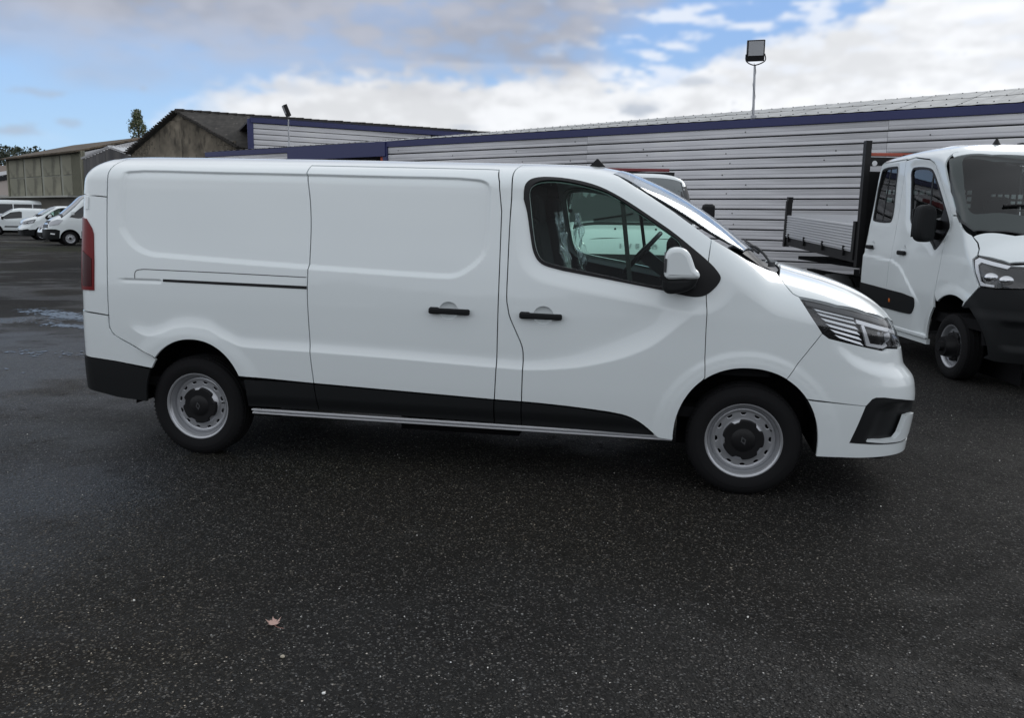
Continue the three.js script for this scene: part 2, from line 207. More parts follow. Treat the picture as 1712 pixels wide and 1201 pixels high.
// ------------------------------------------------------------------ the yard
const yardColor = (x, z) => { // stains and tone of the old asphalt, in metres
  const n = fbm(x * .22 + 31, z * .22 + 9, 5, 0, 71), m = fbm(x * .9 + 3, z * .9 + 50, 4, 0, 73);
  return [n, m];
};
{
  const xs = [], zs = []; for (let x = -14; x <= 14.001; x += .25) xs.push(x); for (let z = 4; z >= -26.001; z -= .25) zs.push(z);
  for (let x = 14; x < 60; x += 1.5) { xs.push(x + 1.5); xs.unshift(-x - 1.5); } for (const x of [120, 400, 1500]) { xs.push(x); xs.unshift(-x); }
  for (let z = -26; z > -95; z -= 1.5) zs.push(z - 1.5); for (const z of [-150, -400, -1500]) zs.push(z); for (const z of [20, 200, 1500]) zs.unshift(z);
  const P = [], U = [], Cc = [], I = []; const nx = xs.length;
  for (const z of zs) for (const x of xs) { P.push(x, 0, z); U.push(x, z); const [n, m] = yardColor(x, z); let k = 1.25 * mix(.55, 1.25, sstep(.25, .75, n)) * mix(.85, 1.15, m); let g = sstep(.52, .72, fbm(x * .5 + 80, z * .5 + 8, 4, 0, 91)) * .35; if (z < -34) { g = Math.max(g, .9 * sstep(.4, .62, fbm(x * .3, z * .35, 4, 0, 95)) * sstep(-32, -36, z) * sstep(-40.5, -37, z)); k *= mix(1, 1.5, sstep(-30, -45, z)); } const br = sstep(.45, .7, fbm(x * .35 + 5, z * .35 + 44, 4, 0, 97)) * .6; const gg = z < -34 ? 1 : 0; Cc.push(k * mix(1, 1 + .5 * gg, g) * mix(1, 1.14, br), k * mix(1, 1.06 + .7 * gg, g) * mix(1, 1.02, br), k * mix(1, .70 + .1 * gg, g) * mix(1, .80, br)); }
  for (let j = 0; j < zs.length - 1; j++) for (let i = 0; i < nx - 1; i++) { const a = j * nx + i; I.push(a, a + 1, a + nx, a + 1, a + nx + 1, a + nx); }
  const g = new THREE.BufferGeometry(); g.setAttribute('position', new THREE.Float32BufferAttribute(P, 3)); g.setAttribute('uv', new THREE.Float32BufferAttribute(U, 2)); g.setAttribute('color', new THREE.Float32BufferAttribute(Cc, 3)); g.setIndex(I); g.computeVertexNormals();
  // aggregate: stones of 3-10 mm pressed into dark binder, one tile is 2.4 m
  const S = 2048, hgt = new Float32Array(S * S), spc = new Float32Array(S * S).fill(.22), tone = new Float32Array(S * S * 3), r = rng(7);
  for (let j = 0; j < S; j++) for (let i = 0; i < S; i++) { const o = j * S + i, f = fbm(i / S * 180, j / S * 180, 3, 180, 15); hgt[o] = f * .45; const b = .004 + .007 * f; tone[3 * o] = b * 1.03; tone[3 * o + 1] = b; tone[3 * o + 2] = b * .95; }
  for (let k = 0; k < 62000; k++) { const cx = r() * S, cy = r() * S, rr = 1.8 + 3.8 * r() ** 2, el = .65 + .35 * r(), an = r() * 3.14, ca = Math.cos(an), sa = Math.sin(an); const t = r(); const c = t > .994 ? .38 + .3 * r() : t > .955 ? .10 + .13 * r() : t > .60 ? .034 + .042 * r() : .007 + .016 * r(); const w = r(), tint = [mix(.98, 1.12, w), 1, mix(1.02, .86, w)]; const H = .45 + .5 * r(), sp = .16 + .84 * r() ** 1.7, tx = (r() - .5) * .7, ty = (r() - .5) * .7; const q = Math.ceil(rr);
    const rs = c > .2 ? Math.min(rr, 2.2 + 1.6 * r()) : rr;
    for (let dy = -q; dy <= q; dy++) for (let dx = -q; dx <= q; dx++) { const ux = (dx * ca + dy * sa) / rs, uy = (-dx * sa + dy * ca) / (rs * el), d = ux * ux + uy * uy; if (d < 1) { const o = ((Math.floor(cy + dy) + S) % S) * S + (Math.floor(cx + dx) + S) % S; const hh = H * (1 - d * .5) + (dx * tx + dy * ty) / rr; if (hh > hgt[o] - .1) { hgt[o] = Math.max(0, Math.max(hgt[o], hh)); spc[o] = sp; for (let e = 0; e < 3; e++) tone[3 * o + e] = c * tint[e] * (1 - .25 * d); } } } }
  const rep = [1 / 2.4, 1 / 2.4];
  const map = tex(S, (u, v, i, j) => { const o = (j * S + i) * 3; return [lin2s(tone[o]), lin2s(tone[o + 1]), lin2s(tone[o + 2])]; }, true, rep);
  const spec = tex(S, (u, v, i, j) => { const q = spc[j * S + i]; return [q, q, q, q]; }, false, rep);
  const bump = tex(S, (u, v, i, j) => Math.min(1, hgt[j * S + i]), false, rep);
  // wetness over 64 x 64 m around (0, -22): low values are wet
  const wetness = (u, v) => { const x = (u - .5) * 56, z = (v - .5) * 56 - 22; const n = fbm(x * .28 + 12, z * .42 + 7, 5, 0, 131), m = fbm(x * 1.7 + 2, z * 2.2 + 5, 4, 0, 137), f = fbm(x * 16, z * 12, 3, 0, 139); let w = .55 * sstep(.47, .66, n * .7 + m * .3);
    const blob = (a, b, c, d) => Math.exp(-(((x - a) / c) ** 2 + ((z - b) / d) ** 2));
    const ln = z + 12.6 + .55 * (x + 6.6), streak = Math.exp(-((ln / .95) ** 2) - ((x + 6.9) / 1.8) ** 2); const pool = .62 * blob(-5.2, -8.4, 2.6, 1.9) + 1.3 * streak + .9 * blob(.6, -8.6, 2.8, .8) + .5 * blob(-2.7, -3.7, 1.1, .7) + .5 * blob(3.2, -3.6, 1.2, 1.6) + .5 * blob(5.2, -6, 2, 1.5);
    w = Math.max(w, sstep(.34, .62, pool * (.25 + .75 * m + .45 * (f - .5)) + .06 * (n - .5)));
    const sheen = 1.0 * blob(-5.6, -8.8, 4.2, 4.0) * (.45 + 1.1 * m) + .75 * blob(-2.6, -4.0, 1.7, 1.4) * (.4 + m) + .42 * blob(5.5, -5.5, 3, 3.2) * (.4 + m); w = Math.max(w, Math.min(.85, sheen)); return w * sstep(.16, .52, f + .3 * w); };
  const wf = tex(2048, (u, v) => { const w = wetness(u, v); const r = mix(.88, .24, w); return [r, r, r, mix(.35, 1, w)]; }, false, [1 / 56, 1 / 56]);
  const wet = wf; wet.wrapS = wet.wrapT = THREE.ClampToEdgeWrapping; wet.offset.set(.5, .5 + 22 / 56);
  const mat = new THREE.MeshPhysicalMaterial({ map, bumpMap: bump, bumpScale: .012, roughnessMap: wet, roughness: 1, specularIntensity: 1, specularIntensityMap: spec, vertexColors: true });
  struct('ground', g, mat);
}
// shallow puddles: ragged films of water between the stones
{
  const P = [], st = .03, env = (x, z) => { const g = (a, b, c, d, t = 0) => { const dx = x - a, dz = z - b, u = dx * Math.cos(t) + dz * Math.sin(t), v = -dx * Math.sin(t) + dz * Math.cos(t); return Math.exp(-((u / c) ** 2) - (v / d) ** 2); };
    return Math.max(1.08 * g(-6.9, -12.9, 1.9, .42, .62), .95 * g(-6.1, -11.6, 1.2, .25, .45), .62 * g(-5.2, -9.3, 1.6, .5, .2), .58 * g(-5.6, -8.2, 1.2, .5), .80 * g(-.3, -8.35, 1.5, .22, .1), .62 * g(1.4, -7.9, 1.0, .16, .15)); };
  for (let x = -10; x < 4; x += st) for (let z = -15.5; z < -6.6; z += st) { const e = env(x, z); if (e < .25) continue; const n = fbm(x * 2.3 + 40, z * 3.4 + 9, 4, 0, 151) * .40 + fbm(x * 24, z * 20, 2, 0, 157) * .60; if (e * .55 + n * .85 < .85) continue; P.push(x, .005, z, x, .005, z + st, x + st, .005, z + st, x, .005, z, x + st, .005, z + st, x + st, .005, z); }
  const g = new THREE.BufferGeometry(); g.setAttribute('position', new THREE.Float32BufferAttribute(P, 3)); g.computeVertexNormals();
  struct('puddle_water', g, new THREE.MeshPhysicalMaterial({ color: rgb(.022, .022, .022), roughness: .22, ior: 1.33 }));
}
// loose chippings lying on the asphalt close to the camera
{
  const r = rng(99), n = 5200, geo = new THREE.IcosahedronGeometry(1, 1); const p = geo.attributes.position; for (let i = 0; i < p.count; i++) { const k = .75 + .5 * h2(Math.round(p.getX(i) * 50), Math.round(p.getY(i) * 50), Math.round(p.getZ(i) * 50)); p.setXYZ(i, p.getX(i) * k, p.getY(i) * k * .7, p.getZ(i) * k); } geo.computeVertexNormals();
  const im = new THREE.InstancedMesh(geo, std(1, 1, 1, .75), n), m = new THREE.Matrix4(), q = new THREE.Quaternion(), e = new THREE.Euler();
  for (let i = 0; i < n; i++) { const d = 2.3 + 6.0 * r() ** 1.5, a = (r() - .5) * 1.5, s = .0016 + .0028 * r() ** 3; e.set(r() * .6, r() * 6.3, r() * .6); m.compose(new THREE.Vector3(Math.sin(a) * d * 1.0, s * .4 + .001, -Math.cos(a) * d), q.setFromEuler(e), new THREE.Vector3(s, s, s)); im.setMatrixAt(i, m); const t = r(), b = t > .972 ? .5 + .25 * r() : t > .6 ? .10 + .10 * r() : .03 + .05 * r(); im.setColorAt(i, rgb(b * 1.02, b, b * .95)); }
  im.name = 'chippings'; im.userData.kind = 'stuff'; im.receiveShadow = im.castShadow = true; tag(im, 'small pale stone chippings scattered loose on the asphalt', 'gravel'); scene.add(im);
}
// ------------------------------------------------------------------ the long low shed with ribbed grey cladding
const WD = [.7947, 0, .6070], WP = [5.31, -17.0], WN = [-.6070, .7947];               // along the wall to the right; out towards the yard
const wallPt = (u, y, o = 0) => [WP[0] + WD[0] * u + WN[0] * o, y, WP[1] + WD[2] * u + WN[1] * o];
const wallTurn = Math.atan2(-WD[2], WD[0]);
const grime = tex(512, (u, v) => { const s = fbm(u * 40, v * 2, 4, 0, 7); const k = .80 + .26 * fbm(u * 10, v * 10, 5, 10, 3) - .10 * sstep(.55, .8, s); return [k * .985, k * .985, k]; }, true, [.5, .5]);
M.clad = new THREE.MeshStandardMaterial({ color: rgb(.69, .69, .69), roughness: .5, metalness: .1, map: grime });
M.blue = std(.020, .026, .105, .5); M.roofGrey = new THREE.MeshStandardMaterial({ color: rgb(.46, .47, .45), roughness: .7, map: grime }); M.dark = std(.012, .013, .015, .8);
// one cladding plank: flat face with a rounded shadow groove beneath
function plank(len, h, t = .03) { const s = [[0, .023], [.022, .026], [.028, .038], [.026, h * .46], [.031, h * .54], [.031, h - .016], [.026, h - .004], [0, h]]; const sh = new THREE.Shape(s.map(p => new THREE.Vector2(...p))); const g = new THREE.ExtrudeGeometry(sh, { depth: len, bevelEnabled: false }); g.rotateY(Math.PI / 2); g.scale(1, 1, -1); /* extrude axis to +x, face to +z */
  const q = g.toNonIndexed ? g : g; const p = q.attributes.position; for (let i = 0; i < p.count; i++) { /* after rotateY: x = depth, z = -x0 ; scale flips */ } const idx = flipTri(q); return idx; }
function flipTri(g) { for (const k of Object.keys(g.attributes)) { const at = g.attributes[k], s = at.itemSize, a = at.array; for (let i = 0; i < at.count; i += 3) for (let c = 0; c < s; c++) { const t = a[(i + 1) * s + c]; a[(i + 1) * s + c] = a[(i + 2) * s + c]; a[(i + 2) * s + c] = t; } } g.computeVertexNormals(); return g; }
{
  const shed = thing('long_shed', 'long low shed clad in ribbed grey sheeting with a dark blue eaves trim', 'shed', wallPt(0, 0), wallTurn);
  // local: x along the wall, z out of the wall
  const pitch = .2045, y0 = 3.50, gR = plank(1, pitch);
  const L = [[-11.1, 13.0]];
  part('wall', [box(24.1, 3.5, .06, .95, 1.75, -.05), box(4.3, .34, .06, -17.6, 3.33, -.05), box(4.3, 3.2, .06, -17.6, 1.6, -.05)], M.dark, shed);
  for (let k = 0; k < 17; k++) { const y = y0 - (k + 1) * pitch; if (y < -.05) break; for (const [a, b] of [[-11.1, -4.6], [-4.594, 1.9], [1.906, 8.2], [8.206, 13]]) { const g = gR.clone(); g.scale(b - a, 1, 1); g.translate(a, y, 0); part('cladding_plank', g, M.clad, shed); } if (k < 2) { const g = gR.clone(); g.scale(4.25, 1, 1); g.translate(-19.7, y, 0); part('cladding_plank', g, M.clad, shed); } }
  { const sc = [], r = rng(17); for (let k = 0; k < 16; k++) for (let u = -10.8; u < 13; u += 1.9) if (r() > .45) sc.push(box(.022, .022, .012, u + .6 * r(), 3.5 - k * pitch - .06 - .08 * r(), .031)); part('cladding_screws', sc, M.trim, shed).userData.kind = 'stuff'; }
  part('eaves_trim', [box(24.2, .155, .09, .95, 3.578, .025, .006), box(4.4, .155, .09, -17.6, 3.578, .025, .006)], M.blue, shed);
  part('door_canopy', [box(4.25, .40, .12, -13.25, 3.455, .05, .008), box(.16, .62, .10, -11.16, 3.25, .03)], M.blue, shed);
  part('door_post', box(.10, 3.3, .10, -11.33, 1.65, -.02), M.orange, shed);
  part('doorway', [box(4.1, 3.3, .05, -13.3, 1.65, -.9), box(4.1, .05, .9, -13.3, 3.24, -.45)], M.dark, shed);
  part('strip_lamp', box(.6, .05, .08, -12.2, 3.19, -.3), M.white, shed);
  // roof sheets run up from the eaves; each strip of sheets its own piece with lapped joints
  const ridge = u => mix(4.02, 4.50, (u + 20) / 33);
  const n = 33; for (let k = 0; k < n; k++) { const a = -20 + k, b = a + .985, gs = []; const prof = []; for (let i = 0; i <= 12; i++) { const u = mix(a, b, i / 12); prof.push([u, i % 4 === 0 || i % 4 === 1 ? .005 : 0]); }
    for (const [s0, s1, lift] of [[0, .52, .0], [.50, 1.0, .006]]) { const P = [], I = []; prof.forEach(([u, r], i) => { for (const s of [s0, s1]) P.push(u, mix(3.672, ridge(u), s) + r + (s === s1 ? 0 : lift), mix(.06, -3.3, s)); }); const v = []; for (let i = 0; i < 12; i++) { const q = i * 2; v.push(q, q + 2, q + 1, q + 1, q + 2, q + 3); } const g = new THREE.BufferGeometry(); g.setAttribute('position', new THREE.Float32BufferAttribute(P, 3)); g.setAttribute('uv', new THREE.Float32BufferAttribute(P.flatMap((x, i) => i % 3 === 1 ? [] : [x * .7]), 2)); g.setIndex(v); g.computeVertexNormals(); part('roof_sheet', g, M.roofGrey, shed); } }
  part('roof_back', [poly([[-20, 4.0, -3.3], [13, 4.48, -3.3], [13, 3.2, -9], [-20, 3.2, -9]], [[0, 1, 2, 3]]), box(33, 3.2, .06, -3.5, 1.6, -9), box(.06, 3.3, 9, 13, 1.65, -4.5), box(.06, 3.3, 9, -19.9, 1.65, -4.5)], M.roofGrey, shed);
  const bolts = []; const r = rng(4); for (let k = 0; k < 130; k++) { const u = -19.5 + k * .25 * 1; for (const s of [.10, .5, .93]) bolts.push(box(.022, .012, .022, u + .02 * r(), mix(3.672, ridge(u), s) + .012, mix(.06, -3.3, s))); } const bm = part('roof_bolts', bolts, M.trim, shed); bm.userData.kind = 'stuff';
}
function floodlight(label, foot, h, head, turn, tilt, s) {
  const t = thing('floodlight', label, 'floodlight', foot, turn, 'floodlights on short poles above the shed roof');
  part('pole', [cyl(.022 * s, .026 * s, h, 0, h / 2, 0, 12), box(.10, .12, .06, 0, .06, .02)], M.steel, t);
  const hd = box(.34 * s, .40 * s, .13 * s, 0, 0, 0, .012 * s); const hm = part('lamp_housing', (() => { hd.rotateX(tilt); hd.translate(0, h + .28 * s, .05); return hd; })(), M.black, t);
  const fr = box(.29 * s, .27 * s, .012, 0, .045 * s, .066 * s); fr.rotateX(tilt); fr.translate(0, h + .28 * s, .05); part('lamp_glass', fr, std(.42, .43, .45, .25), hm);
  const br = tube([[.18 * s, h + .22 * s, .03], [.20 * s, h + .10 * s, 0], [.05 * s, h + .02, 0], [-.05 * s, h + .02, 0], [-.17 * s, h + .10 * s, 0], [-.18 * s, h + .22 * s, .03]], .011 * s, 24, 6); part('bracket', br, M.black, t);
  const cab = []; for (let i = 0; i <= 40; i++) { const a = i / 40; cab.push([Math.cos(a * 15) * .026 * s, a * (h + .05), Math.sin(a * 15) * .026 * s]); } part('cable', tube(cab, .004, 120, 5), M.trim, t);
  return t;
}
floodlight('square floodlight on a pole above the long shed roof, tilted downwards', [4.77, 3.62, -17.45], 1.08, 0, -.15, .22, 1.0).rotation.z = .03;
floodlight('small floodlight on a pole further left, seen nearly edge on', [-7.0, 3.6, -26.6], .92, 0, -1.15, .38, .9);
// ------------------------------------------------------------------ the long white panel van in the middle
function wheelGeos(rad, wid, rim, holes, hub) {
  // axis along z, outer face towards +z; z = 0 is the middle of the tyre
  const h = wid / 2, tp = [[rim - .012, -h * .8], [rim + .01, -h * .92], [mix(rim, rad, .5), -h * 1.02], [rad - .03, -h * .96], [rad - .012, -h * .86], [rad, -h * .7], [rad, h * .7], [rad - .012, h * .86], [rad - .03, h * .96], [rad - .034, h * .985], [mix(rim, rad, .55), h * 1.02], [mix(rim, rad, .52), h * 1.045], [mix(rim, rad, .3), h * 1.03], [rim + .012, h * .93], [rim - .012, h * .8]];
  const tyre = new THREE.LatheGeometry(tp.map(p => new THREE.Vector2(p[0], p[1])), 72); tyre.rotateX(Math.PI / 2);
  const grooves = []; for (const gz of [-.6, -.2, .2, .6]) { const t = new THREE.TorusGeometry(rad + .001, .004, 4, 60); t.translate(0, 0, gz * h); grooves.push(t); }
  for (let i = 0; i < 72; i++) { const a = i / 72 * Math.PI * 2; const b = box(.006, .007, wid * .30, 0, 0, 0); b.translate(rad - .0035, 0, h * .52); b.rotateZ(a); grooves.push(b); }
  const zf = h * .9;
  const rp = [[rim - .026, -h * .8], [rim - .03, h * .35], [rim - .022, h * .62], [rim - .014, zf - .012], [rim - .004, zf - .004], [rim + .005, zf], [rim + .008, zf - .005], [rim + .004, zf - .02]];
  const barrel = new THREE.LatheGeometry(rp.map(p => new THREE.Vector2(...p)), 72); barrel.rotateX(Math.PI / 2);
  const disc = new THREE.Shape(); disc.absarc(0, 0, rim - .024, 0, Math.PI * 2, false);
  const rh = rim * .72;
  const cen = new THREE.Path(); cen.absarc(0, 0, rim * .34, 0, Math.PI * 2, true); disc.holes.push(cen);
  for (let i = 0; i < holes.n; i++) { const a = (i + .3) / holes.n * Math.PI * 2, p = new THREE.Path(); const pts = []; for (let k = 0; k < 16; k++) { const t = -k / 16 * Math.PI * 2, ex = Math.cos(t) * holes.w, ey = Math.sin(t) * holes.h; pts.push(new THREE.Vector2(Math.cos(a) * (rh + ex) - Math.sin(a) * ey, Math.sin(a) * (rh + ex) + Math.cos(a) * ey)); } p.setFromPoints(pts); disc.holes.push(p); }
  // the disc is dished: sectors triangulated finely enough to bend
  const flat = new THREE.ExtrudeGeometry(disc, { depth: .006, bevelEnabled: true, bevelThickness: .003, bevelSize: .003, bevelOffset: -.001, bevelSegments: 2, curveSegments: 72 });
  flat.translate(0, 0, h * holes.z);
  const dome = new THREE.LatheGeometry([[rim * .62, h * holes.z + .004], [rim * .56, h * holes.z + .016], [rim * .5, h * holes.z + .028], [rim * .42, h * holes.z + .032], [rim * .2, h * holes.z + .03]].map(p => new THREE.Vector2(...p)), 60); dome.rotateX(Math.PI / 2);
  const ringLip = new THREE.LatheGeometry([[rim - .02, h * holes.z - .004], [rim - .03, h * holes.z + .012], [rim - .042, h * holes.z + .013], [rim - .056, h * holes.z + .008]].map(p => new THREE.Vector2(...p)), 72); ringLip.rotateX(Math.PI / 2);
  const hp = []; for (let i = 0; i < 100; i++) { const t = i / 100 * Math.PI * 2, q = Math.cos(t * 5 + Math.PI / 2 * 1); const r = hub * mix(.88, 1.0, sstep(-.75, -.45, q)); hp.push([Math.cos(t) * r, Math.sin(t) * r]); }
  const cap = ext(hp, .03, .006, h * holes.z + .012); const boss = new THREE.LatheGeometry([[0, .05], [.03, .049], [.04, .046], [hub * .55, .042], [hub * .6, .03]].map(p => new THREE.Vector2(p[0], p[1] + h * holes.z + .006)), 40); boss.rotateX(Math.PI / 2);
  const rh4 = [[0, .026], [.016, 0], [0, -.026], [-.016, 0]].map(([x, y]) => [x, y]); const em = new THREE.Shape(rh4.map(p => new THREE.Vector2(...p))); const eh = new THREE.Path(rh4.slice().reverse().map(p => new THREE.Vector2(p[0] * .55, p[1] * .55))); em.holes.push(eh); const emb = new THREE.ExtrudeGeometry(em, { depth: .003, bevelEnabled: false }); emb.translate(0, 0, h * holes.z + .055);
  const valve = cyl(.004, .004, .03, 0, 0, 0, 8, 'z'); valve.translate(rim - .05, 0, h * holes.z + .025);
  const back = cyl(rim * .8, rim * .8, .02, 0, 0, -h * .2, 32, 'z');
  return { tyre: merge([tyre, ...grooves]), rim: merge([barrel, flat, dome, ringLip]), cap: merge([cap, boss]), emblem: emb, valve, back };
}
function addWheel(parent, g, x, y, z, side, spin = 0) {
  const w = new THREE.Group(); w.name = 'wheel'; w.position.set(x, y, z); if (side < 0) w.rotation.y = Math.PI; w.rotation.z = spin; parent.add(w);
  part('tyre', g.tyre, M.rubber, w); part('rim', g.rim, M.silver, w); part('hub_cap', g.cap, M.black, w); part('brake_drum', g.back, M.liner, w);
  if (g.emblem) part('emblem', g.emblem, M.trim, w); part('valve', g.valve, M.black, w); return w;
}

const HV = Hull({ W: [[.1, .93], [.35, .955], [.6, .972], [.78, .975], [1.0, .97], [1.2, .955], [1.5, .915], [1.75, .88], [2.0, .845]],
  top: [[-1, 1.955], [-.9, 1.975], [-.6, 1.985], [.5, 1.975], [1.8, 1.956], [2.3, 1.948], [2.5, 1.938], [2.7, 1.905], [2.9, 1.83], [3.1, 1.73], [3.3, 1.602], [3.5, 1.448], [3.62, 1.355], [3.75, 1.312], [3.95, 1.265], [4.1, 1.23], [4.25, 1.185], [4.35, 1.135], [4.45, 1.05], [4.55, .93]],
  B: [[-1, .20], [2.3, .20], [2.7, .26], [3.1, .34], [3.5, .30], [3.75, .28], [4.1, .26], [4.55, .24]],
  xn: [[.15, 4.455], [.27, 4.485], [.35, 4.490], [.57, 4.508], [.665, 4.496], [.745, 4.462], [.855, 4.435], [.916, 4.425], [1.02, 4.435], [1.3, 4.42]],
  xr: [[.2, -.93], [.4, -.94], [1.4, -.94], [1.7, -.945], [1.95, -.90]], P: [[-1, 2.5], [2.2, 2.5], [3.0, 3], [3.6, 3.5], [4.6, 3.8]], x0: 3.72, xr0: -.70, xa: 2.9, xb: -.25 });

const recess = CC([[-.515, 1.80], [-.505, 1.838], [-.47, 1.851], [.2, 1.848], [1.2, 1.833], [1.86, 1.817], [1.925, 1.80], [1.955, 1.765], [1.963, 1.62], [1.952, 1.41], [1.938, 1.365], [1.895, 1.31], [1.80, 1.243], [1.74, 1.224], [1.66, 1.222], [.8, 1.252], [-.1, 1.294], [-.28, 1.306], [-.345, 1.325], [-.42, 1.366], [-.495, 1.45], [-.512, 1.49]], 4);
const winOuter = C([[2.154, 1.70], [2.154, 1.754], [2.160, 1.789], [2.182, 1.817], [2.231, 1.833], [2.329, 1.834], [2.446, 1.820], [2.554, 1.795], [2.644, 1.761], [2.778, 1.689], [2.911, 1.605], [3.033, 1.527], [3.155, 1.436], [3.251, 1.359], [3.294, 1.314], [3.316, 1.277], [3.309, 1.245], [3.267, 1.192], [3.235, 1.170], [3.194, 1.160], [3.135, 1.163], [2.991, 1.191], [2.65, 1.248], [2.318, 1.307], [2.263, 1.335], [2.229, 1.385], [2.208, 1.467], [2.178, 1.624], [2.154, 1.70]], 3).slice(0, -1);
const winGlass = C([[2.191, 1.70], [2.188, 1.745], [2.205, 1.786], [2.254, 1.811], [2.360, 1.814], [2.503, 1.789], [2.646, 1.747], [2.789, 1.663], [2.912, 1.584], [3.026, 1.510], [3.075, 1.472], [3.09, 1.43], [3.08, 1.38], [2.998, 1.22], [2.975, 1.212], [2.65, 1.268], [2.34, 1.325], [2.28, 1.348], [2.25, 1.39], [2.228, 1.468], [2.191, 1.70]], 3).slice(0, -1);
const swageY = pc([[-.6, .86], [-.483, .865], [-.38, .815], [-.297, .789], [-.206, .806], [-.097, .848], [.010, .861], [.116, .852], [.253, .793], [.390, .748], [.807, .739], [1.41, .722], [2.023, .699], [2.2, .695], [2.45, .715], [2.7, .77], [2.913, .855], [3.130, 1.03], [3.247, 1.13], [3.5, 1.25]]);
const swageW = pc([[-.6, .10], [0, .11], [.4, .10], [2.2, .10], [2.6, .16], [2.95, .22], [3.3, .24]]);
const swageH = pc([[-.6, 0], [-.47, 0], [-.3, .016], [0, .016], [.4, .018], [2.2, .018], [2.8, .026], [3.05, .018], [3.25, .004], [3.4, 0]]);
const ledgeY = pc([[3.85, .98], [3.98, .88], [4.06, .815], [4.2, .765], [4.36, .735], [4.56, .71]]);
const cup = (x, y, cx, cy) => { const q = ((x - cx) / .062) ** 2 + ((y - cy) / .056) ** 2; return q < 1 ? -.026 * Math.sqrt(1 - q) : 0; };
const sarc = (cx, cy, rx, ry, n, a0, a1, k = 20) => { const o = []; for (let i = 0; i <= k; i++) { const a = R(mix(a0, a1, i / k)), c = Math.cos(a), q = Math.sin(a); o.push([cx + rx * Math.sign(c) * Math.abs(c) ** (2 / n), cy + ry * Math.sign(q) * Math.abs(q) ** (2 / n)]); } return o; };
const FA = (a0, a1, k) => sarc(3.490, .330, .404, .438, 2.15, a0, a1, k), RA = (a0, a1, k) => sarc(.024, .330, .364, .450, 2.12, a0, a1, k);
function embV(x, y) {
  let d = 0;
  if (x < 2.1 && y > 1.1) { const s = sdPoly(recess, x, y), tp = sstep(1.72, 1.80, y); d -= mix(.025, .028, tp) * sstep(.004, mix(-.032, -.020, tp), s); }
  if (x < 3.4 && y < 1.4) { const u = (swageY(x) + swageW(x) - y) / swageW(x); if (u > 0) d += swageH(x) * -Math.log(Math.exp(-24 * Math.min(2.5, u ** 2.6)) + Math.exp(-24)) / 24; }
  const ra = Math.hypot(x, y - .325), fa = Math.hypot(x - 3.49, y - .34);
  if (ra < .6) d += .010 * sstep(.56, .455, ra);
  if (fa < .6) d += .008 * sstep(.535, .48, fa) + .003 * sstep(.48, .45, fa);
  if (x > 1.9 && x < 3.6 && y > 1.0) { const s = sdPoly(winOuter, x, y); if (s < .14) d -= .026 * sstep(.105, .0, s) * sstep(3.45, 3.2, x); }
  if (x < -.2 && y > 1.1 && y < 1.24) d -= .008 * sstep(.0, .012, 1.16 - y) * sstep(.0, .03, y - 1.125) * sstep(-.51, -.44, x);
  if (x > 3.85 && y < 1.0) { const e = ledgeY(x); d += .030 * sstep(e + .055, e - .03, y) * sstep(3.9, 4.12, x) - .012 * sstep(.03, .22, Math.abs(y - e - .12)) * 0; }
  return d;
}
const van = thing('panel_van', 'long white panel van parked side on in the middle of the wet yard', 'van', [-1.898, 0, -6.318], -.1913);
const V = (name, geo, mat, parent = van) => part(name, geo, mat, parent);
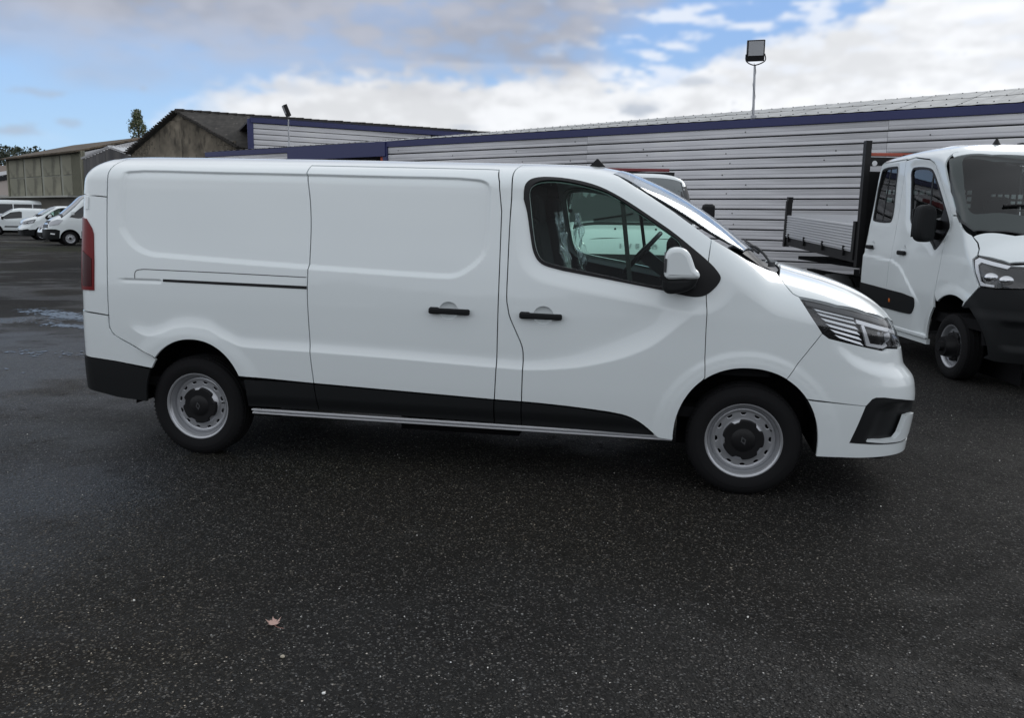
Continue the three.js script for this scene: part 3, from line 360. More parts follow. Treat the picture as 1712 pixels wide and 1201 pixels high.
{
  const g = .0035, cut = (x) => HV.top(x) - .028;
  const rearLine = [[-.625, 1.945], [-.622, 1.90], [-.603, 1.807], [-.602, 1.682], [-.599, 1.537], [-.587, 1.254], [-.582, .913]];
  const rearLow = C([[-.582, .913], [-.577, .831], [-.552, .791], [-.499, .760], [-.260, .658]], 4);
  const rArch = [[-.268, .655], ...RA(136, 29, 26)];
  const gapQS = C([[.752, 1.897], [.790, 1.75], [.812, 1.567], [.814, 1.261], [.813, 1.107], [.822, .921], [.839, .684], [.855, .537]], 4);
  const slideTop = [[.752, 1.897], [1.34, 1.889], [1.90, 1.880]], slideR = [[1.975, 1.876], [2.005, 1.80], [2.029, 1.625], [2.031, 1.259], [2.029, .707], [2.019, .500]];
  const fRear = C([[2.09, 1.915], [2.075, 1.875], [2.084, 1.771], [2.081, 1.509], [2.081, 1.290], [2.082, 1.10], [2.089, 1.065], [2.101, 1.011], [2.141, .923], [2.178, .842], [2.189, .790], [2.188, .60], [2.186, .497]], 4);
  const topLine = []; for (let x = 2.05; x >= -.62; x -= .12) topLine.push([x, cut(x)]);
  const fine = [.016, .0065], o = { off: embV, cell: fine };
  // quarter panel, the strip above the sliding door and the pillar between the doors are one pressing
  const bowl = (cx, cy) => { const o = []; for (let i = 0; i < 40; i++) { const a = i / 40 * Math.PI * 2; o.push([cx + .0615 * Math.cos(a), cy + .0555 * Math.sin(a)]); } return o; };
  const body = [...rearLine, ...rearLow.slice(1), ...rArch.slice(1), [.855, .537], ...gapQS.slice().reverse().slice(1), ...slideTop.slice(1), ...slideR, [2.186, .497], ...fRear.slice().reverse().slice(1), [2.10, cut(2.1)], ...topLine];
  V('body_side', panel(HV, inset(body, g), o), M.paint);
  const slide = inset([...gapQS, [2.019, .5], ...slideR.slice().reverse().slice(1), ...slideTop.slice().reverse().slice(0, -1)], g);
  const slideMesh = V('sliding_door', panel(HV, slide, { ...o, holes: [bowl(1.725, 1.028)] }), M.paint); V('handle_recess', panel(HV, bowl(1.725, 1.028), { off: (x, y) => embV(x, y) + cup(x, y, 1.725, 1.028), cell: [.005, .005], skirt: 0 }), M.paint, slideMesh);
  const ws = [[2.50, 1.905], [2.60, 1.888], [2.694, 1.851], [2.869, 1.746], [3.035, 1.641], [3.253, 1.489]];
  const fFront = [[3.253, 1.489], [3.249, 1.338], [3.246, 1.166], [3.245, .982], [3.249, .70]];
  const clTop = C([[2.186, .497], [2.287, .494], [2.55, .480], [2.789, .456], [2.86, .432], [2.914, .400], [2.985, .340]], 3);
  const door = inset([...fRear, ...clTop.slice(1), [3.0, .325], [3.086, .318], ...FA(178, 127.5, 14), ...fFront.slice().reverse(), ...ws.slice().reverse().slice(1), [2.3, cut(2.3) - .004], [2.16, cut(2.16) - .006]], g);
  const doorMesh = V('front_door', panel(HV, door, { ...o, holes: [winGlass, bowl(2.305, 1.022)] }), M.paint); V('handle_recess', panel(HV, bowl(2.305, 1.022), { off: (x, y) => embV(x, y) + cup(x, y, 2.305, 1.022), cell: [.005, .005], skirt: 0 }), M.paint, doorMesh);
  // window: black rubber and sail panel round the glass, then the pane
  V('window_frame', panel(HV, winOuter, { off: embV, lift: .004, cell: [.03, .03], holes: [winGlass], skirt: .012 }), M.black, doorMesh);
  V('pane', panel(HV, inset(winGlass, -.012), { off: (x, y) => embV(x, y) - .012, cell: [.06, .06], skirt: 0 }), M.glass, doorMesh);
  const dl = ([x0, y0], [x1, y1], w) => { const L = Math.hypot(x1 - x0, y1 - y0), nx = -(y1 - y0) / L * w / 2, ny = (x1 - x0) / L * w / 2; return [[x0 + nx, y0 + ny], [x1 + nx, y1 + ny], [x1 - nx, y1 - ny], [x0 - nx, y0 - ny]]; };
  V('window_divider', panel(HV, dl([2.735, 1.70], [2.80, 1.24], .026), { off: embV, lift: -.016, skirt: .01 }), M.black, doorMesh);
  const leftDoor = V('left_front_door', flipZ(panel(HV, door, { off: embV, cell: [.03, .03], holes: [winGlass] })), M.paint);
  V('window_frame', flipZ(panel(HV, winOuter, { off: embV, lift: .004, cell: [.03, .03], holes: [winGlass], skirt: .012 })), M.black, leftDoor);
  V('pane', flipZ(panel(HV, inset(winGlass, -.012), { off: (x, y) => embV(x, y) - .012, cell: [.06, .06], skirt: 0 })), M.glass, leftDoor);
  V('window_divider', flipZ(panel(HV, dl([2.76, 1.70], [2.83, 1.24], .026), { off: embV, lift: -.016, skirt: .01 })), M.black, leftDoor);
  // fender, bumper, nose
  const screenBase = [[3.253, 1.489], [3.36, 1.430], [3.458, 1.372], [3.56, 1.325], [3.641, 1.297]];
  const shut = C([[3.641, 1.297], [3.683, 1.230], [3.717, 1.190], [3.748, 1.175]], 4);
  const lampBack = [[3.748, 1.174], [3.816, 1.070], [3.877, .983]];
  const fArch = FA(61, 126, 20);
  const fender = inset([...fFront.slice().reverse(), ...screenBase.slice(1), ...shut.slice(1), ...lampBack.slice(1), ...fArch], .0012);
  const fo = { off: embV, cell: [.015, .015] };
  V('front_fender', panel(HV, fender, fo), M.paint); V('left_front_fender', flipZ(panel(HV, fender, { off: embV, cell: [.03, .03] })), M.paint);
  const lampLow = [[3.877, .983], [3.914, .957], [4.086, .917], [4.239, .881], [4.268, .894]];
  const A = HV.A90;
  const bumpUp = inset([...lampLow, { a: HV.toA(4.40, .872), y: .872 }].map(p => Array.isArray(p) ? p : [4.40, .872]).concat([]), 0);
  const flow = [[4.152, .617], [4.121, .5795]];
  const bUpper = [...lampLow.map(p => [p[0] + .001, p[1] - .004]), { a: HV.toA(4.36, .872), y: .872 }, { a: A, y: .872 }, { a: A, y: .56 }, { a: HV.toA(4.455, .563), y: .563 }, [4.335, .603], [4.226, .624], [4.175, .626], ...flow, ...FA(38, 60.6, 8)];
  V('bumper', panel(HV, bUpper, { ...fo, both: true }), M.paint);
  const bLower = [[3.832, .597], [4.119, .577], [4.085, .459], [4.054, .357], [4.2, .345], { a: HV.toA(4.377, .330), y: .330 }, { a: HV.toA(4.44, .318), y: .318 }, { a: A, y: .315 }, { a: A, y: .262 }, { a: HV.toA(4.42, .262), y: .262 }, [4.3, .268], [4.069, .272], [3.893, .272], ...FA(0, 37, 10)];
  V('lower_bumper', panel(HV, bLower, { ...fo, both: true }), M.paint);
  const fog = [[4.152, .615], [4.175, .624], [4.226, .622], [4.335, .601], { a: HV.toA(4.455, .561), y: .561 }, { a: A, y: .558 }, { a: A, y: .317 }, { a: HV.toA(4.44, .320), y: .320 }, { a: HV.toA(4.377, .332), y: .332 }, [4.2, .347], [4.058, .359], [4.088, .459], [4.123, .574]];
  V('fog_lamp_surround', panel(HV, fog, { off: (x, y) => embV(x, y) - .006 - .035 * sstep(4.12, 4.24, x - (y - .36) * .25) * sstep(.60, .53, y) * sstep(.335, .39, y) * sstep(4.47, 4.38, x), cell: [.015, .015], both: true }), M.cladding);
  const trimC = [[4.143, .366], [4.154, .377], [4.235, .370], [4.318, .370], [4.346, .398], [4.366, .455], [4.380, .498], { a: HV.toA(4.448, .492), y: .490 }, { a: HV.toA(4.448, .45), y: .44 }, { a: HV.toA(4.437, .40), y: .385 }, { a: HV.toA(4.41, .345), y: .348 }, [4.36, .344], [4.25, .352]];
  V('fog_lamp_trim', panel(HV, trimC, { off: embV, lift: .008, cell: [.02, .02], both: true, skirt: .03 }), M.paint);
  const fl = new THREE.LatheGeometry([[0, .012], [.03, .01], [.036, 0], [.04, -.02]].map(p => new THREE.Vector2(...p)), 24); fl.rotateZ(-Math.PI / 2); fl.rotateY(-.75); fl.translate(4.27, .47, .80); V('fog_lamp', fl, M.trim);
  // headlamp: dark tray, chrome blades, projector, clear lens
  const lamp = [...lampBack.slice().reverse(), [3.783, 1.168], [3.961, 1.131], [4.133, 1.090], [4.25, 1.052], { a: HV.toA(4.39, .995), y: .995 }, { a: HV.toA(4.42, .94), y: .94 }, { a: HV.toA(4.40, .876), y: .876 }, [4.268, .894], [4.239, .881], [4.086, .917], [3.914, .957]];
  for (const [nm, f] of [['headlamp', q => q], ['left_headlamp', flipZ]]) {
    const hl = V(nm, f(panel(HV, lamp, { off: embV, lift: -.035, cell: [.03, .03], skirt: 0 })), M.gloss);
    const rim = panel(HV, lamp, { off: embV, lift: -.001, cell: [.03, .03], skirt: .034, holes: [inset(lamp.map(p => Array.isArray(p) ? p : [3.0 + 0, 0]).filter(p => p[1] > 0), .012)] });
    V('lens', f(panel(HV, lamp, { off: embV, lift: -.002, cell: [.02, .02], skirt: 0 })), M.clear, hl);
    // blades slope down and forward from the dark rear corner
    for (let k = 0; k < 6; k++) { const t = k / 5, x0 = mix(3.832, 3.968, t), y0 = mix(1.118, .966, t), x1 = mix(4.055, 4.118, t), y1 = mix(1.072, .922, t), w = k ? .009 : .014; V('chrome_blade', f(panel(HV, [[x0, y0 + w], [x1, y1 + w], [x1 + .012, y1 - w], [x0 + .022, y0 - w]], { off: (x, y) => embV(x, y) - .022 - .55 * (y - mix(y0, y1, (x - x0) / (x1 - x0))), cell: [.03, .01], skirt: .012 })), M.chrome, hl); }
    V('lamp_trim', f(panel(HV, [[3.79, 1.152], [3.961, 1.121], [4.133, 1.080], [4.25, 1.044], { a: HV.toA(4.37, .995), y: .995 }, { a: HV.toA(4.37, .982), y: .972 }, [4.25, 1.022], [4.133, 1.056], [3.961, 1.097], [3.80, 1.132]], { off: embV, lift: -.014, cell: [.03, .02], skirt: .01 })), M.trim, hl);
    V('light_guide', f(merge([panel(HV, [[4.075, 1.060], [4.25, 1.010], { a: HV.toA(4.36, .965), y: .965 }, { a: HV.toA(4.36, .945), y: .948 }, [4.25, .990], [4.08, 1.038]], { off: embV, lift: -.016, cell: [.03, .02], skirt: .012 }), panel(HV, [[4.105, 1.028], [4.122, 1.026], [4.165, .925], [4.255, .908], [4.268, .920], [4.28, .902], [4.25, .890], [4.145, .912]], { off: embV, lift: -.016, cell: [.03, .02], skirt: .012 })])), M.alu, hl);
    const pj = []; for (const [x, y, z, r] of [[4.19, .968, .79, .03], [4.255, .955, .745, .03]]) { const q = new THREE.SphereGeometry(r, 20, 14); q.scale(1, 1, .8); q.translate(x, y, z); pj.push(q); const rg = new THREE.TorusGeometry(r + .004, .004, 6, 24); rg.rotateY(.6); rg.translate(x, y, z + .012); pj.push(rg); }
    V('projector', f(merge(pj)), M.steel, hl);
  }
  // bonnet, grille, cowl, screen, roof: seen from above
  const zOf = (x, y) => HV.zs(x, y);
  const bon = [[3.655, zOf(3.655, 1.276)], [3.683, zOf(3.683, 1.234)], [3.72, zOf(3.72, 1.193)], [3.75, zOf(3.75, 1.179)], [3.785, zOf(3.785, 1.173)], [3.961, zOf(3.961, 1.135)], [4.133, zOf(4.133, 1.095)], [4.25, zOf(4.25, 1.055)], [4.335, zOf(4.335, 1.02)]];
  const bonnet = [...bon, [4.40, .35], [4.418, 0], ...bon.concat([[4.40, .35]]).reverse().map(p => [p[0], -p[1]]), [3.69, -.45], [3.71, 0], [3.69, .45]];
  V('bonnet', panel(HV, bonnet, { proj: 'top', cell: [.03, .03], off: (x, z) => .012 * sstep(.52, .44, Math.abs(z) + (4.0 - x) * .12) }), M.paint);
  V('grille', panel(HV, [{ a: HV.toA(4.405, .99), y: .990 }, { a: A, y: .995 }, { a: A, y: .876 }, { a: HV.toA(4.405, .876), y: .876 }], { lift: -.012, both: true }), M.black);
  const bars = []; for (let k = 0; k < 3; k++) bars.push(panel(HV, [{ a: HV.toA(4.405, .9), y: .898 + k * .035 }, { a: A, y: .898 + k * .035 }, { a: A, y: .907 + k * .035 }, { a: HV.toA(4.405, .9), y: .907 + k * .035 }], { lift: .004, both: true })); V('grille_bar', bars, M.chrome);
  V('cowl', panel(HV, [[3.44, .72], [3.56, .70], [3.64, .655], [3.68, .45], [3.70, 0], [3.68, -.45], [3.64, -.655], [3.56, -.70], [3.44, -.72], [3.52, -.4], [3.56, 0], [3.52, .4]], { proj: 'top', cell: [.04, .04], off: (x, z) => -.02 }), M.black);
  const wsz = [[2.66, .60], [2.705, .632], [2.869, .715], [3.035, .735], [3.253, .775], [3.36, .765], [3.45, .72]];
  const scr = [...wsz, [3.53, .4], [3.57, 0], [3.53, -.4], ...wsz.slice().reverse().map(p => [p[0], -p[1]]), [2.70, -.3], [2.715, 0], [2.70, .3]];
  const glassM = M.coated;
  V('windscreen', panel(HV, inset(scr, .004), { proj: 'top', cell: [.05, .05], off: () => .001, skirt: 0 }), glassM);
  const inner = inset(scr, .045);
  V('screen_border', panel(HV, inset(scr, .006), { proj: 'top', cell: [.05, .05], off: () => -.006, holes: [inner], skirt: 0 }), M.black);
  for (const [z0, z1] of [[.46, .02], [-.05, -.62]]) { const a = [3.585, 0, z0], pts = []; for (let i = 0; i <= 6; i++) { const t = i / 6, x = mix(3.60, 3.50, t), z = mix(z0, z1, t); pts.push([x, HV.topY(x, z, zero)[1] + .03 - .008 * t, z]); } const w1 = tube(pts, .007, 14, 6); pts.forEach(p => p[1] -= .018); V('wiper', [w1, tube(pts.slice(2), .008, 12, 6)], M.black); }
  const near = []; for (let i = 0; i <= 5; i++) { const t = i / 5, x = mix(3.62, 3.50, t), z = mix(.60, .50, t); near.push([x, HV.topY(x, z, zero)[1] + .012 + .03 * Math.sin(t * 3), z]); } V('wiper_arm', [tube(near, .008, 12, 6), cyl(.02, .022, .03, 3.62, HV.topY(3.62, .6, zero)[1] + .015, .60, 12)], M.trim);
  const edge = []; for (let x = -.6; x <= 2.5; x += .2) edge.push([x, HV.zs(x, HV.top(x) - .033)]);
  const roofE = [[-.86, .45], [-.80, .62], ...edge, [2.60, .585], [2.66, .60], [2.70, .3]];
  V('roof', panel(HV, [...roofE, [2.715, 0], ...roofE.slice().reverse().map(p => [p[0], -p[1]])], { proj: 'top', cell: [.06, .06], off: () => -.0025, skirt: .02 }), M.paint);
  const fin = ext([[-.055, 0], [-.004, .050], [.006, .051], [.055, 0]], .03, .006, -.015); fin.translate(2.53, HV.topY(2.53, .30, zero)[1] - .004, .30); V('roof_aerial', fin, M.black);
  // rear end
  const ra = HV.Am90, top1 = HV.top(-.8);
  V('rear_upper_corner', panel(HV, [[-.629, 1.94], [-.626, 1.90], [-.608, 1.807], [-.607, 1.684], [-.70, 1.691], { a: HV.toA(-.80, 1.70), y: 1.70 }, { a: ra, y: 1.70 }, { a: ra, y: 1.93 }, { a: HV.toA(-.75, 1.935), y: 1.937 }], { cell: [.02, .02], both: true }), M.paint);
  V('rear_corner', panel(HV, [[-.607, 1.677], [-.603, 1.537], [-.592, 1.254], [-.587, .917], [-.70, .930], { a: HV.toA(-.80, .94), y: .94 }, { a: ra, y: .94 }, { a: ra, y: 1.695 }, { a: HV.toA(-.80, 1.695), y: 1.693 }], { cell: [.02, .02], both: true }), M.paint);
  V('rear_hinge', panel(HV, [[-.735, 1.678], [-.735, 1.60], [-.765, 1.60], [-.765, 1.682]], { lift: .008, cell: [.02, .02], skirt: .02, both: true }), M.paint);
  V('tail_lamp', panel(HV, [[-.752, 1.538], [-.728, 1.512], [-.701, 1.477], [-.687, 1.439], [-.677, 1.252], [-.678, 1.074], { a: HV.toA(-.84, 1.074), y: 1.074 }, { a: HV.toA(-.84, 1.538), y: 1.55 }], { lift: .008, cell: [.02, .02], skirt: .02, both: true }), M.red);
  V('reverse_lamp', panel(HV, [[-.72, 1.30], [-.693, 1.28], [-.691, 1.10], { a: HV.toA(-.77, 1.10), y: 1.10 }, { a: HV.toA(-.77, 1.33), y: 1.33 }], { lift: .011, cell: [.02, .02], skirt: .004, both: true }), M.darkred);
  V('rear_lower_corner', panel(HV, [[-.587, .909], [-.581, .829], [-.555, .787], [-.501, .756], [-.274, .652], ...RA(139, 148, 4), [-.55, .612], { a: HV.toA(-.80, .636), y: .636 }, { a: ra, y: .64 }, { a: ra, y: .932 }, { a: HV.toA(-.80, .933), y: .933 }], { cell: [.02, .02], both: true, off: (x, y) => .004 }), M.paint);
  V('rear_bumper', panel(HV, [...RA(150, 178, 8), [-.55, .365], { a: HV.toA(-.80, .415), y: .415 }, { a: ra, y: .42 }, { a: ra, y: .63 }, { a: HV.toA(-.80, .63), y: .629 }, [-.55, .606]], { cell: [.02, .02], off: (x, y) => .014, both: true }), M.cladding);
  // lower cladding pieces and the sill rail
  const cl = { off: (x, y) => embV(x, y) + .007 - .02 * sstep(.44, .36, y), cell: [.03, .03], skirt: .02 };
  V('lower_cladding', panel(HV, inset([[.382, .538], [.855, .532], [.868, .427], [.872, .357], [.392, .359], [.394, .46]], .002), cl), M.cladding);
  V('lower_cladding', panel(HV, inset([[.855, .532], [2.019, .496], [2.016, .349], [.872, .357], [.868, .427]], .004), cl), M.cladding);
  V('lower_cladding', panel(HV, inset([[2.019, .496], [2.186, .492], [2.184, .347], [2.016, .349]], .003), cl), M.cladding);
  V('lower_cladding', panel(HV, inset([[2.186, .492], [2.287, .489], [2.55, .475], [2.789, .451], [2.86, .427], [2.914, .395], [2.985, .335], [2.184, .347]], .003), cl), M.cladding);
  V('sill_rail', [box(2.68, .014, .03, 1.745, .335, .945, .004), box(2.68, .012, .03, 1.745, .312, .935, .004), box(2.68, .030, .01, 1.745, .322, .925)], M.alu);
  // sliding rail slot
  V('slide_rail', panel(HV, [[-.182, 1.162], [.809, 1.148], [.809, 1.129], [-.182, 1.145]], { off: embV, lift: .0025, cell: [.05, .02], skirt: .004 }), M.black);
  const seam = (pts, w = .005) => { const gs = []; for (let i = 0; i < pts.length - 1; i++) gs.push(panel(HV, dl(pts[i], pts[i + 1], w), { off: embV, lift: .0012, cell: [.06, .02], skirt: 0 })); return gs; };
  V('rail_cover_seam', seam([...C([[-.385, 1.160], [-.385, 1.195], [-.372, 1.212], [-.322, 1.221]], 3), [.2, 1.214], [.806, 1.202]]), M.trim);
  // handles
  for (const [nm, x, y] of [['sliding_door_handle', 1.735, 1.027], ['front_door_handle', 2.292, 1.019]]) { const w = HV.zs(x, y); const h1 = box(.255, .036, .026, 0, 0, .028, .011, 4); const h2_ = box(.06, .042, .022, -.095, .001, .02, .009, 3); const hm = merge([h1, h2_, box(.03, .03, .04, -.1, 0, .01), box(.03, .03, .04, .1, 0, .01)]); hm.rotateZ(-.012); hm.translate(x, y, w - .004); V(nm, hm, M.cladding); }
  // mirrors
  for (const s of [1, -1]) {
    const f = s > 0 ? q => q : flipZ;
    const shell = ext(CC([[3.000, 1.35], [3.004, 1.41], [3.024, 1.436], [3.06, 1.445], [3.098, 1.438], [3.130, 1.412], [3.152, 1.365], [3.166, 1.33], [3.184, 1.312], [3.190, 1.288], [3.178, 1.276], [3.10, 1.272], [3.012, 1.270], [3.000, 1.285]], 4), .20, .026, .965);
    const mm = V(s > 0 ? 'door_mirror' : 'left_door_mirror', f(shell), M.paint);
    V('mirror_base', f(merge([ext(CC([[2.995, 1.30], [3.01, 1.278], [3.10, 1.278], [3.18, 1.282], [3.165, 1.235], [3.12, 1.205], [3.02, 1.19], [2.992, 1.22]], 4), .18, .025, .975), box(.09, .05, .16, 3.13, 1.235, .93, .015)])), M.cladding, mm);
    V('mirror_glass', f(box(.006, .13, .15, 2.998, 1.35, 1.06)), M.chrome, mm);
    V('indicator', f(box(.012, .075, .02, 3.004, 1.345, 1.157, .004)), M.trim, mm);
  }
  // other flank, underbody, cabin
  const leftSide = [[-.60, 1.94], [-.60, .66], [-.26, .66], ...rArch, [.855, .49], [2.186, .45], ...fRear.slice().reverse().slice(1), [2.10, cut(2.1)], ...topLine];
  V('left_body_side', flipZ(panel(HV, leftSide, { off: embV, cell: [.04, .04] })), M.paint);
  const linerSide = [[-.6, 1.90], [-.60, .50], [-.36, .5], ...C([[-.36, .5], [-.28, .68], [-.137, .765], [-.011, .792], [.112, .776], [.23, .70], [.37, .58], [.395, .40]], 3), [2.16, .38], [3.05, .36], ...C([[3.05, .36], [3.10, .55], [3.249, .72], [3.433, .79], [3.526, .79], [3.64, .76], [3.80, .66], [3.9, .5]], 3).slice(1), [4.2, .5], [4.2, .85], [3.88, 1.0], [3.76, 1.10], [3.72, 1.15], [3.4, 1.36], [3.3, 1.30], [3.28, 1.20], [3.2, 1.13], [2.95, 1.15], [2.3, 1.27], [2.19, 1.36], [2.13, 1.70], [2.12, 1.87]];
  V('inner_skin', panel(HV, linerSide, { lift: -.045, cell: [.08, .08], skirt: 0, both: true }), M.liner);
  V('headliner', panel(HV, [[-.8, .55], ...edge, [2.6, .55], [2.6, -.55], ...edge.slice().reverse().map(p => [p[0], -p[1]]), [-.8, -.55]], { proj: 'top', cell: [.1, .1], off: () => -.05, skirt: 0 }), M.liner);
  V('bulkhead', box(.04, 1.5, 1.64, 2.02, 1.08, 0), M.liner);
  V('floor', [box(4.2, .06, 1.74, 1.6, .47, 0), box(.8, .3, 1.2, 1.7, .33, 0), box(.5, .5, .9, 3.95, .55, 0)], M.liner); V('under_tray', [box(.42, .16, 1.5, 4.12, .30, 0, .04), box(.5, .05, 1.2, 3.5, .30, 0)], M.liner);
  for (const [x, r] of [[0.02, .455], [3.49, .445]]) { const gs = []; for (const s of [-1, 1]) { const c = new THREE.CylinderGeometry(r, r, .40, 40, 1, true, Math.PI * .5, Math.PI); c.rotateX(Math.PI / 2); c.rotateZ(Math.PI / 2 * 0); c.translate(x, .325, s * .745); gs.push(c, box(r * 1.7, .60, .02, x, .50, s * .56)); } for (const q of gs) V('wheel_arch_liner', q, M.liner); }
  V('dashboard', [box(.5, .22, 1.72, 3.30, 1.12, 0, .05), box(.35, .4, 1.7, 3.45, .9, 0), (() => { const q = box(.17, .22, .44, 3.07, 1.375, -.42, .06, 4); return q; })()], M.seat);
  const sw = new THREE.TorusGeometry(.19, .017, 10, 40); sw.rotateY(Math.PI / 2); const sp = [sw, cyl(.06, .07, .05, 0, 0, 0, 20, 'x'), box(.02, .035, .36, 0, 0, 0), box(.02, .18, .04, 0, -.09, 0)]; const swm = merge(sp); swm.rotateZ(-.72); swm.translate(2.81, 1.355, -.42); V('steering_wheel', [swm, bar([2.82, 1.345, -.42], [3.15, 1.10, -.42], .09, .09)], M.black);
  for (const z of [.44, -.44]) { const b = box(.16, .62, .5, 0, .31, 0, .06, 4); b.rotateZ(.2); b.translate(2.24, .98, z); const hd = box(.10, .2, .28, 0, 0, 0, .045, 4); hd.rotateZ(.12); hd.translate(2.15, 1.64, z); const cu = box(.52, .16, .52, 2.60, .93, z, .05); const stt = V('seat', [b, cu, hd, cyl(.008, .008, .1, 2.16, 1.55, z - .06, 8), cyl(.008, .008, .1, 2.16, 1.55, z + .06, 8)], M.seat);
    // crumpled protective film over the seat
    const fg = new THREE.PlaneGeometry(.30, .62, 30, 40); const p = fg.attributes.position; for (let i = 0; i < p.count; i++) { const u = p.getX(i), v = p.getY(i); p.setZ(i, .16 * Math.abs(fbm(u * 9 + z * 9, v * 3 + 4, 2, 0, 8) - .5) + .14 * Math.abs(fbm(u * 17 + 3, v * 6, 2, 0, 12) - .5)); } fg.computeVertexNormals(); fg.rotateY(Math.PI / 2); fg.rotateZ(.2); fg.translate(2.335, 1.32, z); V('seat_film', fg, M.film, stt); }
  const WG = wheelGeos(.327, .20, .216, { n: 12, w: .0118, h: .0172, z: .28 }, .120);
  addWheel(van, WG, 0, .325, .835, 1, .15); addWheel(van, WG, 3.495, .327, .835, 1, .4); addWheel(van, WG, 0, .325, -.835, -1); addWheel(van, WG, 3.495, .327, -.835, -1);
}
// ------------------------------------------------------------------ white double-cab tipper truck on the right
const mTurn = Math.atan2(-.99960, -.02815);
{
  const t = thing('tipper_truck', 'white double-cab tipper truck with aluminium drop sides at the right edge', 'truck', [5.57, 0, -8.643], mTurn);
  const H = Hull({ W: [[.2, .97], [.6, 1.0], [.9, 1.02], [1.2, 1.02], [1.5, .99], [1.8, .955], [2.1, .925], [2.35, .895], [2.6, .86]],
    top: [[-2.6, 2.48], [-2.3, 2.50], [-1.5, 2.52], [-.9, 2.50], [-.62, 2.42], [-.3, 2.15], [0, 1.84], [.2, 1.60], [.3, 1.50], [.5, 1.42], [.65, 1.34], [.75, 1.24], [.84, 1.0]], B: [[-2.6, .16], [-1.2, .17], [-.7, .21], [-.3, .36], [.25, .34], [.84, .3]],
    xn: [[.2, .78], [.5, .85], [.8, .86], [1.0, .84], [1.2, .80], [1.4, .75]], xr: [[.2, -2.51], [2.6, -2.51]], P: [[-2.6, 4.4], [-1.2, 4.2], [-.7, 3.6], [.84, 3.8]], x0: .05, xr0: -2.47, xa: -.5, xb: -1.9 });
  const p = (n, g, m, par = t) => part(n, g, m, par);
  const win1 = CC([[-2.43, 1.72], [-2.435, 2.22], [-2.42, 2.29], [-2.34, 2.315], [-2.05, 2.32], [-1.96, 2.31], [-1.925, 2.25], [-1.88, 2.05], [-1.81, 1.72], [-1.83, 1.64], [-1.90, 1.625], [-2.33, 1.64], [-2.41, 1.66]], 3);
  const win2 = C([[-1.33, 1.67], [-1.50, 2.10], [-1.555, 2.22], [-1.53, 2.265], [-1.46, 2.275], [-1.16, 2.255], [-1.02, 2.225], [-.93, 2.17], [-.80, 2.06], [-.55, 1.82], [-.34, 1.61], [-.335, 1.56], [-.50, 1.36], [-.56, 1.335], [-.64, 1.385], [-.80, 1.46], [-1.16, 1.57], [-1.27, 1.615], [-1.33, 1.67]], 3).slice(0, -1);
  const em = (x, y) => { let d = 0; const s1 = sdPoly(win1, x, y), s2 = sdPoly(win2, x, y); if (s2 < .12) d -= .014 * sstep(.10, 0, s2); if (s1 < .08) d -= .006 * sstep(.05, 0, s1);
    const sw = x < -1.57 ? mix(1.22, 1.18, (x + 2.45) / .88) : x < -1.33 ? mix(1.18, 1.12, (x + 1.57) / .24) : mix(1.12, .70, Math.min(1, (x + 1.33) / .62)); if (x < -.7) d += .016 * sstep(sw + .012, sw - .03, y) * sstep(-.72, -.95, x);
    const ra = Math.hypot(x, y - .34); d += .014 * sstep(.68, .56, ra); d += cup(x, y, -2.25, 1.335) + cup(x, y, -1.29, 1.30); return d; };
  const o = { off: em, cell: [.03, .025] }, g = .004, cut = x => H.top(x) - .07;
  const gapB = [[-1.74, 2.36], [-1.70, 2.15], [-1.64, 1.7], [-1.62, 1.3], [-1.64, .84], [-1.66, .40]];
  const topA = []; for (let x = -2.40; x < -1.7; x += .1) topA.push([x, 2.395]);
  const gl = (w, par, nm, f = q => q) => { const i = inset(w, .028); p(nm, f(panel(H, w, { off: em, lift: .003, cell: [.05, .05], holes: [i], skirt: .02 })), M.black, par); p('pane', f(panel(H, inset(i, -.004), { off: em, lift: -.012, cell: [.08, .08], skirt: 0 })), M.sideGlass, par); };
  for (const [pre, f] of [['', q => q], ['left_', flipZ]]) {
    const rd = p(pre + 'rear_door', f(panel(H, inset([[-2.48, .40], [-2.48, 2.36], [-2.44, 2.38], [-1.75, 2.38], ...gapB], g), { ...o, holes: [inset(win1, .02)] })), M.paint); gl(win1, rd, 'window_frame', f);
    p('window_divider', f(panel(H, [[-2.19, 2.30], [-2.165, 2.30], [-2.125, 1.64], [-2.15, 1.64]], { off: em, lift: -.008, skirt: .01 })), M.black, rd);
    const fd = p(pre + 'front_door', f(panel(H, inset([...gapB.slice().reverse(), [-1.70, 2.37], [-1.5, 2.385], [-1.11, 2.335], [-.98, 2.29], [-.86, 2.20], [-.6, 1.96], [-.32, 1.70], [-.35, 1.2], [-.42, .86], ...arc(0, .34, .55, 131, 178, 10).slice(1), [-.55, .36]], g), { ...o, holes: [inset(win2, .02)] })), M.paint); gl(win2, fd, 'window_frame', f);
    p('window_divider', f(panel(H, [[-1.01, 2.23], [-.98, 2.22], [-.83, 1.47], [-.86, 1.48]], { off: em, lift: -.008, skirt: .01 })), M.black, fd);
    p('mirror_triangle', f(panel(H, [[-.36, 1.60], [-.55, 1.80], [-.66, 1.45], [-.56, 1.34]], { off: em, lift: -.004, skirt: .01 })), M.black, fd);
    const pil = []; for (let x = -2.42; x < -.69; x += .1) pil.push([x, cut(x)]);
    p(pre + 'cab_pillar', f(panel(H, inset([[-2.48, 2.36], [-2.44, 2.388], [-1.75, 2.388], [-1.70, 2.378], [-1.5, 2.393], [-1.11, 2.343], [-.98, 2.298], [-.86, 2.208], [-.6, 1.968], [-.32, 1.708], [-.30, 1.71], [-.21, 1.705], [-.38, 1.89], [-.55, 2.06], [-.70, 2.235], [-.72, 2.30], [-.75, cut(-.75)], ...pil.reverse(), [-2.48, 2.42]], .003), { ...o, cell: [.05, .025] })), M.paint);
